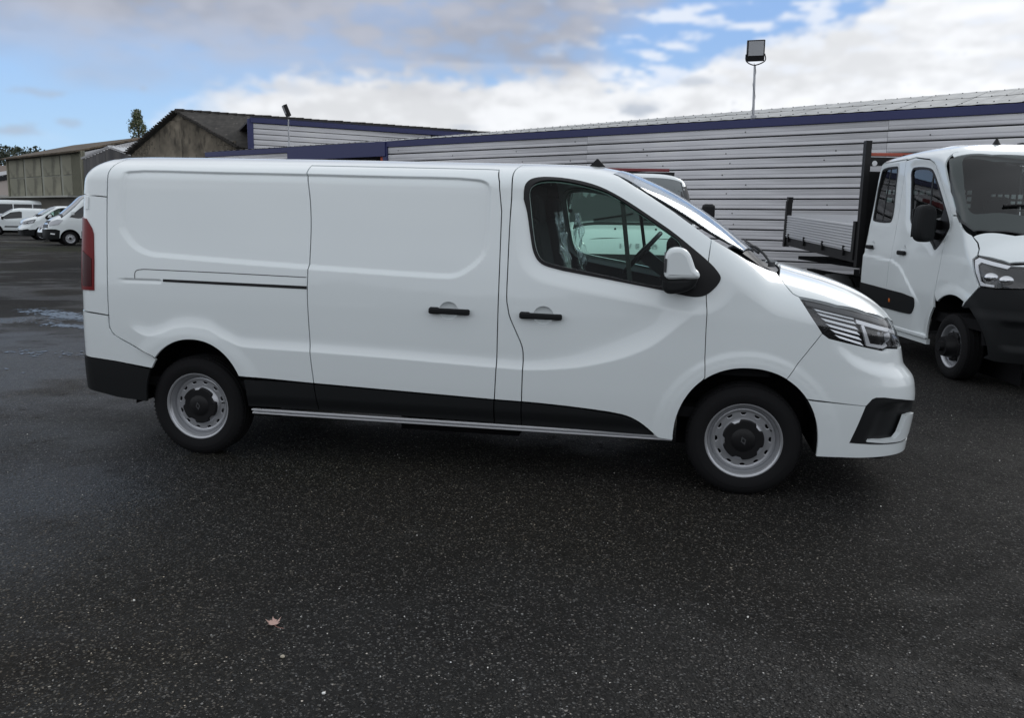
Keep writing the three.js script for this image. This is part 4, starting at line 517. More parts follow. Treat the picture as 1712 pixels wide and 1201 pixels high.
    const fen = [[-.35, 1.2], [-.315, 1.70], [-.21, 1.70], [-.14, 1.645], [-.07, 1.59], [.02, 1.545], [.11, 1.505], [.20, 1.43], [.25, 1.37], [.28, 1.31], [.262, 1.27], [.33, 1.13], [.415, 1.005], [.30, .885], [.195, .785], ...arc(0, .34, .55, 66, 125, 14)].concat([[-.42, .86]]);
    p(pre + 'front_fender', f(panel(H, inset(fen, g), o)), M.paint);
    p(pre + 'side_moulding', f(panel(H, C([[-2.47, .845], [-1.6, .82], [-.90, .785], [-.87, .76], [-.87, .68], [-.93, .60], [-1.0, .585], [-1.6, .585], [-2.47, .59]], 2), { off: em, lift: .012, cell: [.06, .06], skirt: .03 })), M.cladding);
    p(pre + 'side_marker', f((() => { const q = new THREE.SphereGeometry(.038, 16, 10); q.scale(1, 1, .4); q.translate(-1.53, .70, 1.025); return q; })()), M.amber);
    p(pre + 'sill', f(merge([box(1.9, .05, .05, -1.52, .375, .985, .015), box(1.88, .06, .04, -1.52, .32, .96)])), M.paint);
    for (const x of [-2.27, -1.305]) { const h = box(.20, .05, .035, x, x < -2 ? 1.315 : 1.275, H.zs(x, 1.3) + .024, .015, 3); p(pre + 'door_handle', f(h), M.cladding); }
    const bz = { off: em, cell: [.04, .04] };
    const lamp = [[.262, 1.27], [.275, 1.303], [.33, 1.301], [.46, 1.278], [.545, 1.248], { a: H.toA(.62, 1.21), y: 1.215 }, { a: H.toA(.72, 1.14), y: 1.185 }, { a: H.toA(.74, 1.02), y: 1.02 }, { a: H.toA(.60, 1.0), y: 1.01 }, [.43, 1.005], [.34, 1.13]];
    const lp = p(pre + 'headlamp', f(panel(H, lamp, { off: em, lift: -.03, cell: [.05, .05], skirt: 0 })), M.gloss); p('lens', f(panel(H, lamp, { off: em, lift: -.002, cell: [.05, .05], skirt: 0 })), M.clear, lp);
    const cs = [[.285, 1.265], [.31, 1.288], { a: H.toA(.58, 1.22), y: 1.222 }, { a: H.toA(.58, 1.2), y: 1.195 }, [.36, 1.245], [.345, 1.215], [.42, 1.06], [.46, 1.045], { a: H.toA(.56, 1.03), y: 1.035 }, { a: H.toA(.56, 1.01), y: 1.016 }, [.425, 1.02], [.35, 1.135]];
    p('light_guide', f(panel(H, cs, { off: em, lift: -.012, cell: [.04, .04], skirt: .012 })), M.white, lp);
    const rf = []; for (const [a, y] of [[.53, 1.105], [.64, 1.085]]) { const q = H.wrap(H.toA(a, y), y, zero); const s = new THREE.SphereGeometry(.06, 18, 12); s.scale(1.1, .8, .6); s.rotateY(.9); s.translate(q[0] - .03, q[1], q[2] - .012); rf.push(s); } p('reflector', f(merge(rf)), M.chrome, lp);
    // mirror on its two arms
    const mr = p(pre + 'door_mirror', f((() => { const q = ext(CC([[-.105, -.10], [-.10, .10], [-.075, .18], [-.02, .20], [.055, .19], [.095, .12], [.10, -.08], [.085, -.17], [.02, -.195], [-.07, -.18]], 4), .17, .05, -.085); q.rotateY(Math.PI / 2 + .15); q.translate(-.44, 1.615, 1.185); return q; })()), M.cladding);
    p('mirror_arm', f(merge([bar([-.46, 1.62, 1.12], [-.56, 1.60, .97], .05, .10), bar([-.46, 1.50, 1.12], [-.58, 1.48, .98], .05, .07)])), M.black, mr);
    p('mirror_glass', f(box(.006, .30, .18, -.515, 1.62, 1.20)), M.chrome, mr);
  }
  const A = H.A90;
  p('bumper', panel(H, [[.205, .78], [.305, .88], [.422, 1.0], { a: H.toA(.60, .995), y: .998 }, { a: H.toA(.74, 1.01), y: 1.01 }, { a: A, y: 1.0 }, { a: A, y: .30 }, { a: H.toA(.6, .3), y: .30 }, [.50, .32], ...arc(0, .34, .55, 2, 55, 10)], { off: (x, y) => em(x, y) + .02 * sstep(.80, .70, y) * sstep(.2, .5, x) - .03 * sstep(.03, -.03, Math.abs(y - .56) - .12) * sstep(.62, .70, x), cell: [.03, .03], both: true }), M.cladding);
  p('grille', panel(H, [{ a: H.toA(.745, 1.02), y: 1.01 }, { a: H.toA(.73, 1.18), y: 1.19 }, { a: A, y: 1.2 }, { a: A, y: 1.005 }], { lift: -.01, both: true, cell: [.05, .05] }), M.black);
  const em4 = new THREE.Shape([[0, .11], [.075, 0], [0, -.11], [-.075, 0]].map(q => new THREE.Vector2(...q))); em4.holes.push(new THREE.Path([[-.042, 0], [0, -.062], [.042, 0], [0, .062]].map(q => new THREE.Vector2(...q)))); const emg = new THREE.ExtrudeGeometry(em4, { depth: .02, bevelEnabled: false }); emg.rotateY(Math.PI / 2); emg.translate(.80, 1.10, 0); p('emblem', emg, M.chrome);
  for (const y of [1.05, 1.14]) p('grille_bar', panel(H, [{ a: H.toA(.76, y), y: y + .014 }, { a: A - .12, y: y + .014 }, { a: A - .12, y: y - .014 }, { a: H.toA(.76, y), y: y - .014 }], { lift: .008, both: true, cell: [.05, .05] }), M.chrome);
  const zz = (x, y) => H.zs(x, y);
  const bs = [[.13, zz(.13, 1.49)], [.20, zz(.20, 1.435)], [.25, zz(.25, 1.375)], [.284, zz(.284, 1.315)], [.33, zz(.33, 1.308)], [.46, zz(.46, 1.285)], [.545, zz(.545, 1.255)]];
  p('bonnet', panel(H, [...bs, [.63, .5], [.655, .25], [.66, 0], ...[...bs, [.63, .5], [.655, .25]].reverse().map(q => [q[0], -q[1]]), [.26, -.6], [.30, 0], [.26, .6]], { proj: 'top', cell: [.04, .04], off: (x, z) => .010 * sstep(.70, .50, Math.abs(z)) }), M.paint);
  p('nose_panel', panel(H, [{ a: H.toA(.58, 1.22), y: 1.225 }, { a: A, y: 1.30 }, { a: A, y: 1.19 }, { a: H.toA(.70, 1.19), y: 1.19 }], { lift: -.002, both: true, cell: [.04, .04] }), M.paint);
  const ss = [[-.675, .835], [-.72, .875], [-.55, .925], [-.38, .955], [-.21, .972], [-.14, .978], [-.07, .972], [.02, .955], [.09, .93], [.17, .80], [.25, .5], [.285, 0]];
  const sc = [...ss, ...ss.slice(0, -1).reverse().map(q => [q[0], -q[1]]), [-.54, -.5], [-.50, 0], [-.54, .5]];
  p('windscreen', panel(H, inset(sc, .01), { proj: 'top', cell: [.06, .06], off: () => -.004, skirt: 0 }), M.screen);
  const si = CC([[-.60, .76], [-.40, .84], [-.22, .885], [-.10, .90], [-.02, .86], [.06, .6], [.12, .3], [.14, 0], [.12, -.3], [.06, -.6], [-.02, -.86], [-.10, -.90], [-.22, -.885], [-.40, -.84], [-.60, -.76], [-.50, -.4], [-.46, 0], [-.50, .4]], 3);
  p('screen_border', panel(H, inset(sc, .004), { proj: 'top', cell: [.06, .06], off: () => -.010, holes: [si], skirt: 0 }), M.trim);
  for (const [z0, z1] of [[.62, .02], [-.05, -.62]]) { const w = []; for (let i = 0; i <= 6; i++) { const q = i / 6, x = mix(.02, .06, q), z = mix(z0, z1, q); w.push([x, H.topY(x, z, zero)[1] + .02, z]); } p('wiper', tube(w, .014, 14, 6), M.black); }
  const re = []; for (let x = -2.44; x < -.7; x += .15) re.push([x, zz(x, cut(x) - .002)]);
  const rf = [...re, [-.72, .83], [-.67, .835]];
  p('roof', panel(H, [...rf, [-.54, .5], [-.50, 0], [-.54, -.5], ...rf.slice().reverse().map(q => [q[0], -q[1]])], { proj: 'top', cell: [.06, .06], off: (x, z) => -.002 + .008 * Math.max(0, Math.sin(x * 14)) * sstep(.7, .6, Math.abs(z)) * sstep(-.9, -1.1, x) }), M.paint);
  p('headliner', panel(H, [...rf, [-.50, .5], [-.46, 0], [-.50, -.5], ...rf.slice().reverse().map(q => [q[0], -q[1]])].map(q => [q[0], q[1] * .97]), { proj: 'top', cell: [.1, .1], off: () => -.05, skirt: 0 }), M.trim);
  const fin = new THREE.ConeGeometry(.045, .085, 16); fin.translate(-.86, H.topY(-.86, .30, zero)[1] + .035, .30); p('roof_aerial', fin, M.black);
  // inside
   p('cab_back', [box(.05, 1.9, 1.7, -2.42, 1.42, 0), box(.04, .12, 1.3, -2.42, 2.43, 0)], M.liner); p('cab_floor', [box(2.9, .1, 1.86, -1.0, .62, 0), box(.7, .5, 1.3, .2, .75, 0)], M.liner);
  p('dashboard', box(.5, .3, 1.76, -.02, 1.34, 0, .08), M.seat);
  for (const [x, z] of [[-1.25, .5], [-1.25, -.5], [-2.1, .45], [-2.1, -.45]]) p('seat', [box(.18, .75, .52, x, 1.35, z, .06), box(.13, .22, .28, x - .04, 1.86, z, .05), box(.5, .18, .52, x + .26, .98, z, .05)], M.seat);
  const wheelM = new THREE.TorusGeometry(.2, .016, 8, 32); wheelM.rotateY(Math.PI / 2); wheelM.rotateZ(-.5); wheelM.translate(-.42, 1.5, -.48); p('steering_wheel', wheelM, M.black);
  // pale panel behind a guard of square holes in the back window
  const gd = []; const guard = (z0, z1, y0, y1) => { for (let z = z0; z < z1; z += .085) for (let y = y0; y < y1; y += .085) gd.push(box(.012, .055, .055, -2.385, y, z)); }; guard(.30, .86, 2.02, 2.07); guard(.62, .86, 1.92, 2.0); guard(-.22, .10, 1.86, 2.06); guard(-.20, .10, 1.66, 1.80); guard(-.95, -.5, 1.9, 2.05); const gm = p('window_guard_holes', gd, M.white); gm.userData.kind = 'stuff';
  // chassis, headboard, bed with ribbed aluminium sides
  p('chassis', [box(6.2, .18, .12, -3.4, .72, .42), box(6.2, .18, .12, -3.4, .72, -.42), box(.3, .35, .5, -3.1, .55, .62, .03), box(.9, .10, .9, -.2, .42, 0), box(3.2, .06, 1.6, -4.4, 1.02, 0)], M.liner);
  p('headboard_post', box(.10, 1.66, .075, -2.72, 1.86, 1.0), M.black); p('headboard_post', box(.10, 1.66, .075, -2.72, 1.86, -1.0), M.black);
  p('headboard', [box(.04, 1.35, 1.93, -2.72, 1.62, 0), box(.05, .10, 1.93, -2.72, 2.43, 0)], M.black); p('headboard_rail', box(.06, .042, 1.95, -2.72, 2.515, 0, .008), std(.38, .085, .055, .7));
  p('reflector', cyl(.034, .034, .012, -2.70, 2.40, .90, 20, 'x'), M.white);
  const bed = new THREE.Group(); bed.name = 'tipper_bed'; bed.position.set(-2.80, 1.12, 0); bed.rotation.z = -.045; t.add(bed);
  for (const s of [1, -1]) {
    p('side_board', [box(3.12, .37, .03, -1.66, .29, s * 1.02)], M.alu, bed);
    const ribs = []; for (let k = 0; k < 9; k++) { const y = .135 + k * .040; ribs.push(box(3.12, .018, .022, -1.66, y, s * 1.036, .006, 1)); } p('board_ribs', ribs, M.alu, bed);
    p('bed_post', [box(.09, .78, .09, -3.27, .33, s * 1.01), box(.09, .52, .09, -.04, .26, s * 1.01)], M.black, bed);
    p('bed_rail', box(3.3, .13, .07, -1.66, .03, s * .99), M.black, bed);
    for (const x of [-3.05, -2.2, -1.3, -.4]) p('board_hinge', box(.035, .14, .05, x, .10, s * 1.03), M.black, bed);
  }
  p('bed_floor', box(3.24, .05, 2.0, -1.66, .08, 0), M.alu, bed); p('tail_board', box(.03, .40, 1.96, -3.26, .30, 0), M.alu, bed);
  p('latch', box(.10, .09, .08, -3.27, .74, 1.0), M.black, bed);
  const mg = (x) => { const c = new THREE.CylinderGeometry(.44, .44, .46, 28, 1, false, -Math.PI * .45, Math.PI * .9); c.rotateX(Math.PI / 2); c.rotateZ(Math.PI / 2 - Math.PI / 2); c.translate(x, .38, 0); return c; };
  for (const s of [1, -1]) { const c = new THREE.TorusGeometry(.44, .03, 8, 28, Math.PI); c.scale(1, 1, 6); c.translate(-3.9, .40, s * .86); p('mudguard', c, M.trim); }
  const wg = wheelGeos(.345, .21, .222, { n: 8, w: .022, h: .024, z: .35 }, .155);
  // protruding black hub of the front wheel
  addWheel(t, wg, -.07, .345, .87, 1, .2); addWheel(t, wg, -.07, .345, -.87, -1); part('wheel_hub', merge([cyl(.10, .13, .12, -.07, .345, .99, 28, 'z'), cyl(.05, .055, .06, -.07, .345, 1.06, 20, 'z')]), M.black, t); addWheel(t, wg, -3.9, .345, .87, 1); addWheel(t, wg, -3.9, .345, -.87, -1);
  const al = []; for (const s of [1, -1]) { const c = new THREE.CylinderGeometry(.56, .56, .36, 32, 1, true); c.rotateX(Math.PI / 2); c.translate(0, .36, s * .74); const cc = box(1.1, 1.0, .02, 0, .55, s * .56); al.push(cc); const lo = new THREE.CylinderGeometry(.56, .56, .40, 32, 1, true, Math.PI * .5 + .15, Math.PI - .3); lo.rotateX(Math.PI / 2); lo.translate(0, .36, s * .77); al.push(lo); p('wheel_arch_liner', [cc, lo], M.liner); }
}
// ------------------------------------------------------------------ plainer vehicles: one builder, a hull and outlines for each
function plainVehicle(t, H, s) {
  const p = (n, g, m, par = t) => part(n, g, m, par), c = s.cell ?? .09, A = H.A90, cutF = s.cut ?? .42;
  const cut = x => H.top(x) - cutF * H.B(x), [wr, wf] = s.axles, ar = s.archR, wy = s.wheelR, low = s.low ?? .34;
  const up = []; for (let x = s.tail; x <= s.lead; x += (s.lead - s.tail) / 26) up.push([x, cut(x)]);
  const botArc = (x) => arc(x, wy, ar, 180 - 2, 2, 16);
  const bottom = [[s.tail, low], ...(s.noRear ? [] : botArc(wr)), ...botArc(wf), { a: H.toA(s.nose - .25, low), y: low }, { a: A, y: low }];
  const loop = [...bottom, { a: A, y: s.noseTop }, { a: H.toA(s.nose - .2, s.noseTop), y: s.noseTop }, ...up.slice().reverse()];
  p('body', panel(H, loop, { cell: [c, c], both: true, off: s.off ?? zero }), s.paint ?? M.paint);
  const edge = x => H.zs(x, cut(x)) + .004;
  const sheet = (x0, x1, k = 8, m = 0) => { const a = []; for (let i = 0; i <= k; i++) { const x = mix(x0, x1, i / k); a.push([x, edge(x) - m]); } return [...a, ...a.slice().reverse().map(q => [q[0], -q[1]])]; };
  p('roof', panel(H, sheet(s.tail + .02, s.header, 10), { proj: 'top', cell: [c, c], skirt: 0 }), s.paint ?? M.paint);
  p('windscreen', panel(H, sheet(s.header, s.cowl, 8, .03), { proj: 'top', cell: [c, c], skirt: 0, off: () => .003 }), M.darkglass2 ?? M.darkglass);
  p('screen_surround', panel(H, sheet(s.header, s.cowl, 8), { proj: 'top', cell: [c, c], skirt: 0, off: () => -.012 }), s.surround ?? s.paint ?? M.paint);
  p('cowl', panel(H, sheet(s.cowl, s.cowl + .1, 3), { proj: 'top', cell: [c, c], skirt: 0 }), M.black);
  p('bonnet', panel(H, sheet(s.cowl + .1, s.lead, 8), { proj: 'top', cell: [c, c], skirt: 0, off: () => -.003 }), s.paint ?? M.paint);
  for (const w of s.windows) p('side_window', panel(H, w, { lift: .006, cell: [c, c], both: true, skirt: .01, off: s.off ?? zero }), M.darkglass);
  for (const [nm, loopB, mat, lift = .012] of s.trims) p(nm, panel(H, loopB(H), { lift, cell: [c, c], both: true, skirt: .02, off: s.off ?? zero }), mat);
  p('tail_panel', panel(H, [{ a: H.Am90, y: low }, { a: H.Am90, y: cut(s.tail) }, [s.tail, cut(s.tail)], [s.tail, low]], { cell: [c, c], both: true }), s.paint ?? M.paint);
  p('underbody', box(s.nose - s.tail - .5, .4, 1.2, (s.nose + s.tail) / 2, low + .12, 0), M.liner);
  for (const x of [wr, wf]) { const al = []; for (const z of [1, -1]) al.push(box(ar * 1.9, ar * 1.5, .02, x, wy + ar * .3, z * (s.track - .17))); p('wheel_arch_liner', al, M.liner); const cy = new THREE.CylinderGeometry(ar + .01, ar + .01, s.track * 2 + .1, 24, 1, true, Math.PI / 2 + .1, Math.PI - .2); cy.rotateX(Math.PI / 2); cy.translate(x, wy, 0); p('wheel_arch_liner', cy, M.liner); for (const z of [1, -1]) addWheel(t, s.wheel, x, wy, z * s.track, z); }
  for (const z of [1, -1]) { const m = box(.14, .2, .2, s.mirror[0], s.mirror[1], z * s.mirror[2], .05, 3); p('door_mirror', m, s.mirrorMat ?? M.black); }
}
M.darkglass2 = new THREE.MeshPhysicalMaterial({ color: rgb(.10, .115, .12), roughness: .03, clearcoat: 1, clearcoatRoughness: 0 });
const farWheel = wheelGeos(.33, .2, .21, { n: 10, w: .02, h: .018, z: .5 }, .06);
// white heavy van cab seen through and behind the panel van
{
  const t = thing('flatbed_truck', 'white truck with raised maker letters, facing the camera behind the panel van cab', 'truck', [1.80, 0, -12.95], -Math.PI / 2 - .03);
  const H = Hull({ W: [[.2, .92], [.6, .97], [1.0, .99], [1.4, .98], [1.6, .955], [1.9, .905], [2.2, .86], [2.5, .82]], top: [[-1.7, 2.31], [-.8, 2.35], [-.56, 2.33], [-.42, 2.22], [-.1, 1.83], [.13, 1.585], [.28, 1.53], [.6, 1.44], [.78, 1.32], [.9, 1.0]], B: [[-1.7, .14], [-.5, .16], [-.1, .20], [.3, .18], [.9, .25]], xn: [[.2, .84], [.5, .90], [.9, .90], [1.15, .87], [1.4, .80]], xr: [[.2, -1.68], [2.5, -1.68]], P: [[-1.7, 3.2], [-.4, 4.5], [.2, 5.5], [.9, 4.5]], x0: .12, xr0: -1.6, xa: -.35, xb: -1.3 });
  const s = { axles: [-3.2, 0], archR: .46, wheelR: .34, noRear: true, tail: -1.66, lead: .66, nose: .9, noseTop: 1.36, header: -.47, cowl: .16, windows: [[[-1.2, 1.55], [-1.15, 2.12], [-.75, 2.14], [-.1, 1.62], [-.35, 1.48]]], trims: [
    ['grille', H => [{ a: H.toA(.80, .95), y: 1.12 }, { a: H.A90, y: 1.12 }, { a: H.A90, y: .86 }, { a: H.toA(.80, .95), y: .86 }], M.black], ['bumper', H => [[.40, .70], { a: H.toA(.8, .7), y: .70 }, { a: H.A90, y: .70 }, { a: H.A90, y: .33 }, { a: H.toA(.8, .4), y: .33 }, [.45, .36]], M.cladding], ['headlamp', H => [[.40, 1.15], { a: H.toA(.76, 1.1), y: 1.12 }, { a: H.toA(.78, .9), y: .86 }, [.50, .84]], M.alu]], track: .84, wheel: farWheel, mirror: [-.1, 1.72, 1.16], cell: .05, mirrorMat: M.black, surround: M.trim };
  s.mirror = [-.25, 3.2, .0]; const keep = s.mirror; s.mirror = [.0, 1.66, 1.13]; plainVehicle(t, H, s);
  for (const z of [1, -1]) part('mirror_arm', [bar([0, 1.76, z * 1.06], [-.2, 1.72, z * .88], .03, .05), box(.13, .38, .19, .02, 1.68, z * 1.135, .05, 3)], M.black, t);
  const font = await new FontLoader().loadAsync('fonts/droid/droid_sans_bold.typeface.json');
  [...'IVECO'].forEach((ch, i) => { const g = ch === 'I' ? box(.022, .088, .022, 0, .044, .011, .003) : new TextGeometry(ch, { font, size: .088, depth: .022, curveSegments: 6, bevelEnabled: true, bevelThickness: .003, bevelSize: .002, bevelSegments: 1 }); g.computeBoundingBox(); const b = g.boundingBox; g.translate(-(b.min.x + b.max.x) / 2, 0, 0); g.rotateY(Math.PI / 2); const z = (2 - i) * .122; const q = H.wrap(H.A90 - Math.abs(z), 1.20, zero); let xx = .6; for (let x = .95; x > .6; x -= .002) if (Math.abs(z) < H.zs(x, 1.24)) { xx = x; break; } g.translate(xx + .004, 1.185, z); part('maker_letter', g, M.alu, t); });
  for (const z of [.3, -.3]) part('washer_nozzle', new THREE.SphereGeometry(.016, 10, 8).translate(.45, H.topY(.45, z, zero)[1] + .005, z), M.black, t);
  for (const [z0, z1] of [[.6, .0], [-.1, -.7]]) { const w = []; for (let i = 0; i <= 6; i++) { const q = i / 6, x = mix(.12, .02, q), z = mix(z0, z1, q); w.push([x, H.topY(x, z, zero)[1] + .025, z]); } part('wiper', tube(w, .013, 12, 6), M.black, t); }
  for (const z of [1, -1]) part('roof_marker', box(.10, .07, .16, -.62, 2.27, z * .70, .015), M.steel, t);
  part('headboard', [box(.05, 1.3, 1.9, -1.95, 1.6, 0), box(.06, .12, 1.8, -1.95, 2.38, 0)], M.black, t); part('headboard_rail', box(.06, .05, 1.62, -1.95, 2.475, 0, .008), std(.16, .02, .025, .5), t);
  part('flat_bed', [box(2.9, .10, 2.0, -3.5, .98, 0), box(5, .2, .8, -2.6, .7, 0)], M.steel, t);
  for (const f of [q => q, flipZ]) part('screen_pillar', f(panel(H, [[-.62, 2.17], [-.36, 2.13], [.16, 1.585], [-.12, 1.55]], { lift: .01, cell: [.05, .05] })), M.trim, t);
}
// ------------------------------------------------------------------ the row of white vans far left
const farHeading = (hx, hz) => Math.atan2(-hz, hx);
function cloneThing(src, name, label, pos, turn, group) { const c = src.clone(); c.name = numbered(name); scene.add(c); c.position.set(...pos); c.rotation.set(0, turn, 0); delete c.userData.group; c.userData = { label, category: src.userData.category }; if (group) c.userData.group = group; return c; }
const ROW = 'white vans parked in a row at the far left';
{ // tall van, nose towards us
  const turn = farHeading(-.80, .60), t = thing('tall_van', 'tall white van with a black lower bumper, nearest of the parked row', 'van', [0, 0, 0], turn, ROW);
  const H = Hull({ W: [[.2, .95], [.6, 1.0], [1.0, 1.02], [1.4, .99], [1.9, .92], [2.3, .86], [2.6, .82]], top: [[-4.6, 2.50], [-3, 2.54], [-1.2, 2.52], [-.8, 2.42], [-.3, 1.98], [.1, 1.62], [.3, 1.45], [.55, 1.36], [.8, 1.24], [.98, 1.0]], B: [[-4.6, .3], [-.8, .3], [-.2, .4], [.3, .34], [.98, .3]], xn: [[.2, .94], [.5, 1.0], [.9, .98], [1.2, .9], [1.5, .8]], xr: [[.2, -4.6], [2.6, -4.5]], P: [[-4.6, 2.8], [-.5, 3], [.98, 3.4]], x0: .1, xr0: -4.4, xa: -.5, xb: -4 });
  plainVehicle(t, H, { axles: [-3.3, 0], archR: .44, wheelR: .34, tail: -4.5, lead: .72, nose: 1.0, noseTop: 1.22, header: -.86, cowl: .22, track: .87, wheel: farWheel, mirror: [-.15, 1.55, 1.1], mirrorMat: M.paint,
    windows: [[[-1.25, 1.42], [-1.22, 2.02], [-.85, 2.04], [-.5, 1.78], [-.02, 1.36], [-.4, 1.30]], [[-2.3, 1.45], [-2.3, 2.02], [-1.4, 2.02], [-1.4, 1.44]]],
    trims: [['lower_bumper', H => [[.42, .72], [.6, .78], { a: H.toA(.8, .8), y: .78 }, { a: H.A90, y: .76 }, { a: H.A90, y: .30 }, { a: H.toA(.8, .3), y: .30 }, [.46, .32]], M.cladding], ['side_cladding', () => [[-2.7, .70], [-.5, .70], [-.48, .40], [-2.8, .40]], M.cladding], ['headlamp', H => [[.25, 1.22], [.48, 1.24], { a: H.toA(.78, 1.1), y: 1.12 }, { a: H.toA(.82, .95), y: .92 }, [.45, 1.0]], M.steel], ['grille', H => [{ a: H.toA(.86, 1.0), y: 1.18 }, { a: H.A90, y: 1.18 }, { a: H.A90, y: .84 }, { a: H.toA(.88, .9), y: .84 }], M.black], ['grille_bar', H => [{ a: H.toA(.87, 1.0), y: 1.07 }, { a: H.A90, y: 1.07 }, { a: H.A90, y: 1.0 }, { a: H.toA(.87, .9), y: 1.0 }], M.chrome, .02], ['fog_lamp', H => [[.62, .58], { a: H.toA(.8, .58), y: .60 }, { a: H.toA(.8, .5), y: .54 }, [.64, .52]], M.white, .02]] });
  t.position.set(-21.9, 0, -41.4);
}
cloneThing(van, 'panel_van', 'white van with a black front bumper, second of the parked row behind the tall van', [-24.6, 0, -50.9], farHeading(-.78, .62), ROW).traverse(o => { if (['bumper', 'lower_bumper', 'fog_lamp_trim'].includes(o.name) && o.name !== 'bumper') o.material = M.cladding; });
{ // small van, nose to the left
  const turn = farHeading(-.90, .43), t = thing('small_van', 'small white delivery van with a black side strip, left of the parked row', 'van', [0, 0, 0], turn, ROW);
  const H = Hull({ W: [[.2, .82], [.6, .88], [.95, .90], [1.2, .86], [1.5, .79], [1.9, .72]], top: [[-3.6, 1.76], [-2.5, 1.82], [-1.5, 1.83], [-1.0, 1.76], [-.5, 1.50], [0, 1.18], [.2, 1.10], [.5, 1.02], [.8, .82], [.9, .7]], B: [[-3.6, .24], [-1, .26], [-.3, .34], [.2, .26], [.9, .24]], xn: [[.2, .86], [.5, .90], [.8, .86], [1.1, .7]], xr: [[.2, -3.55], [1.9, -3.45]], P: [[-3.6, 2.6], [-.5, 3], [.9, 3]], x0: .05, xr0: -3.4, xa: -.5, xb: -3 });
  plainVehicle(t, H, { axles: [-2.73, 0], archR: .39, wheelR: .32, tail: -3.45, lead: .6, nose: .9, noseTop: .88, low: .26, header: -1.0, cowl: .02, track: .76, wheel: farWheel, mirror: [-.42, 1.15, 1.0], windows: [[[-1.55, 1.16], [-1.56, 1.56], [-1.42, 1.60], [-.9, 1.52], [-.35, 1.18], [-.6, 1.08]]],
    trims: [['side_strip', () => [[-2.3, .62], [-.52, .62], [-.50, .54], [-2.3, .54]], M.cladding], ['headlamp', H => [[.25, .98], [.5, .96], { a: H.toA(.75, .8), y: .82 }, { a: H.toA(.78, .7), y: .68 }], M.steel], ['bumper', H => [[.42, .46], { a: H.toA(.8, .45), y: .50 }, { a: H.A90, y: .50 }, { a: H.A90, y: .26 }, { a: H.toA(.8, .3), y: .26 }], M.cladding], ['grille', H => [{ a: H.toA(.8, .7), y: .76 }, { a: H.A90, y: .76 }, { a: H.A90, y: .6 }, { a: H.toA(.82, .7), y: .6 }], M.black]] });
  t.position.set(-34.9, 0, -57.2);
  cloneThing(t, 'small_van', 'small white van almost hidden between the tall van and the second van', [-24.95, 0, -46.2], farHeading(-.72, .7), ROW);
  const v5 = cloneThing(van, 'panel_van', 'white van of which only the roof shows above the second parked van', [-26.5, 0, -60.5], farHeading(-.85, .53), ROW); v5.scale.setScalar(1.12);
}
{ // minibus
  const turn = farHeading(-.94, .34), t = thing('minibus', 'white minibus with a strip of dark windows, behind the small van at the far left', 'minibus', [-40.5, 0, -64.5], turn, ROW);
  const H = Hull({ W: [[.2, .95], [.6, 1.0], [1.0, 1.0], [1.5, .96], [2.3, .88], [2.6, .84]], top: [[-5.2, 2.42], [-3, 2.46], [-1, 2.44], [-.6, 2.3], [.2, 1.5], [.4, 1.35], [.8, 1.15], [.98, .95]], B: [[-5.2, .24], [-.6, .3], [.98, .3]], xn: [[.2, .94], [.6, 1.0], [1.2, .9], [1.5, .8]], xr: [[.2, -5.2], [2.6, -5.2]], P: [[-5.2, 3], [.98, 3.2]], x0: .1, xr0: -5.05, xa: -.5, xb: -4.6 });
  plainVehicle(t, H, { axles: [-3.6, 0], archR: .44, wheelR: .34, tail: -5.1, lead: .7, nose: 1.0, noseTop: 1.1, header: -.7, cowl: .25, track: .86, wheel: farWheel, mirror: [-.1, 1.6, 1.1], windows: [[[-1.0, 1.42], [-1.0, 2.12], [-.55, 2.12], [-.05, 1.5]], [[-2.3, 1.42], [-2.3, 2.14], [-1.08, 2.14], [-1.08, 1.42]], [[-3.6, 1.42], [-3.6, 2.14], [-2.38, 2.14], [-2.38, 1.42]], [[-4.9, 1.42], [-4.9, 2.14], [-3.68, 2.14], [-3.68, 1.42]]], trims: [['headlamp', H => [[.3, 1.15], [.5, 1.15], { a: H.toA(.8, 1), y: 1.0 }, { a: H.toA(.82, .9), y: .85 }], M.steel]] });
}
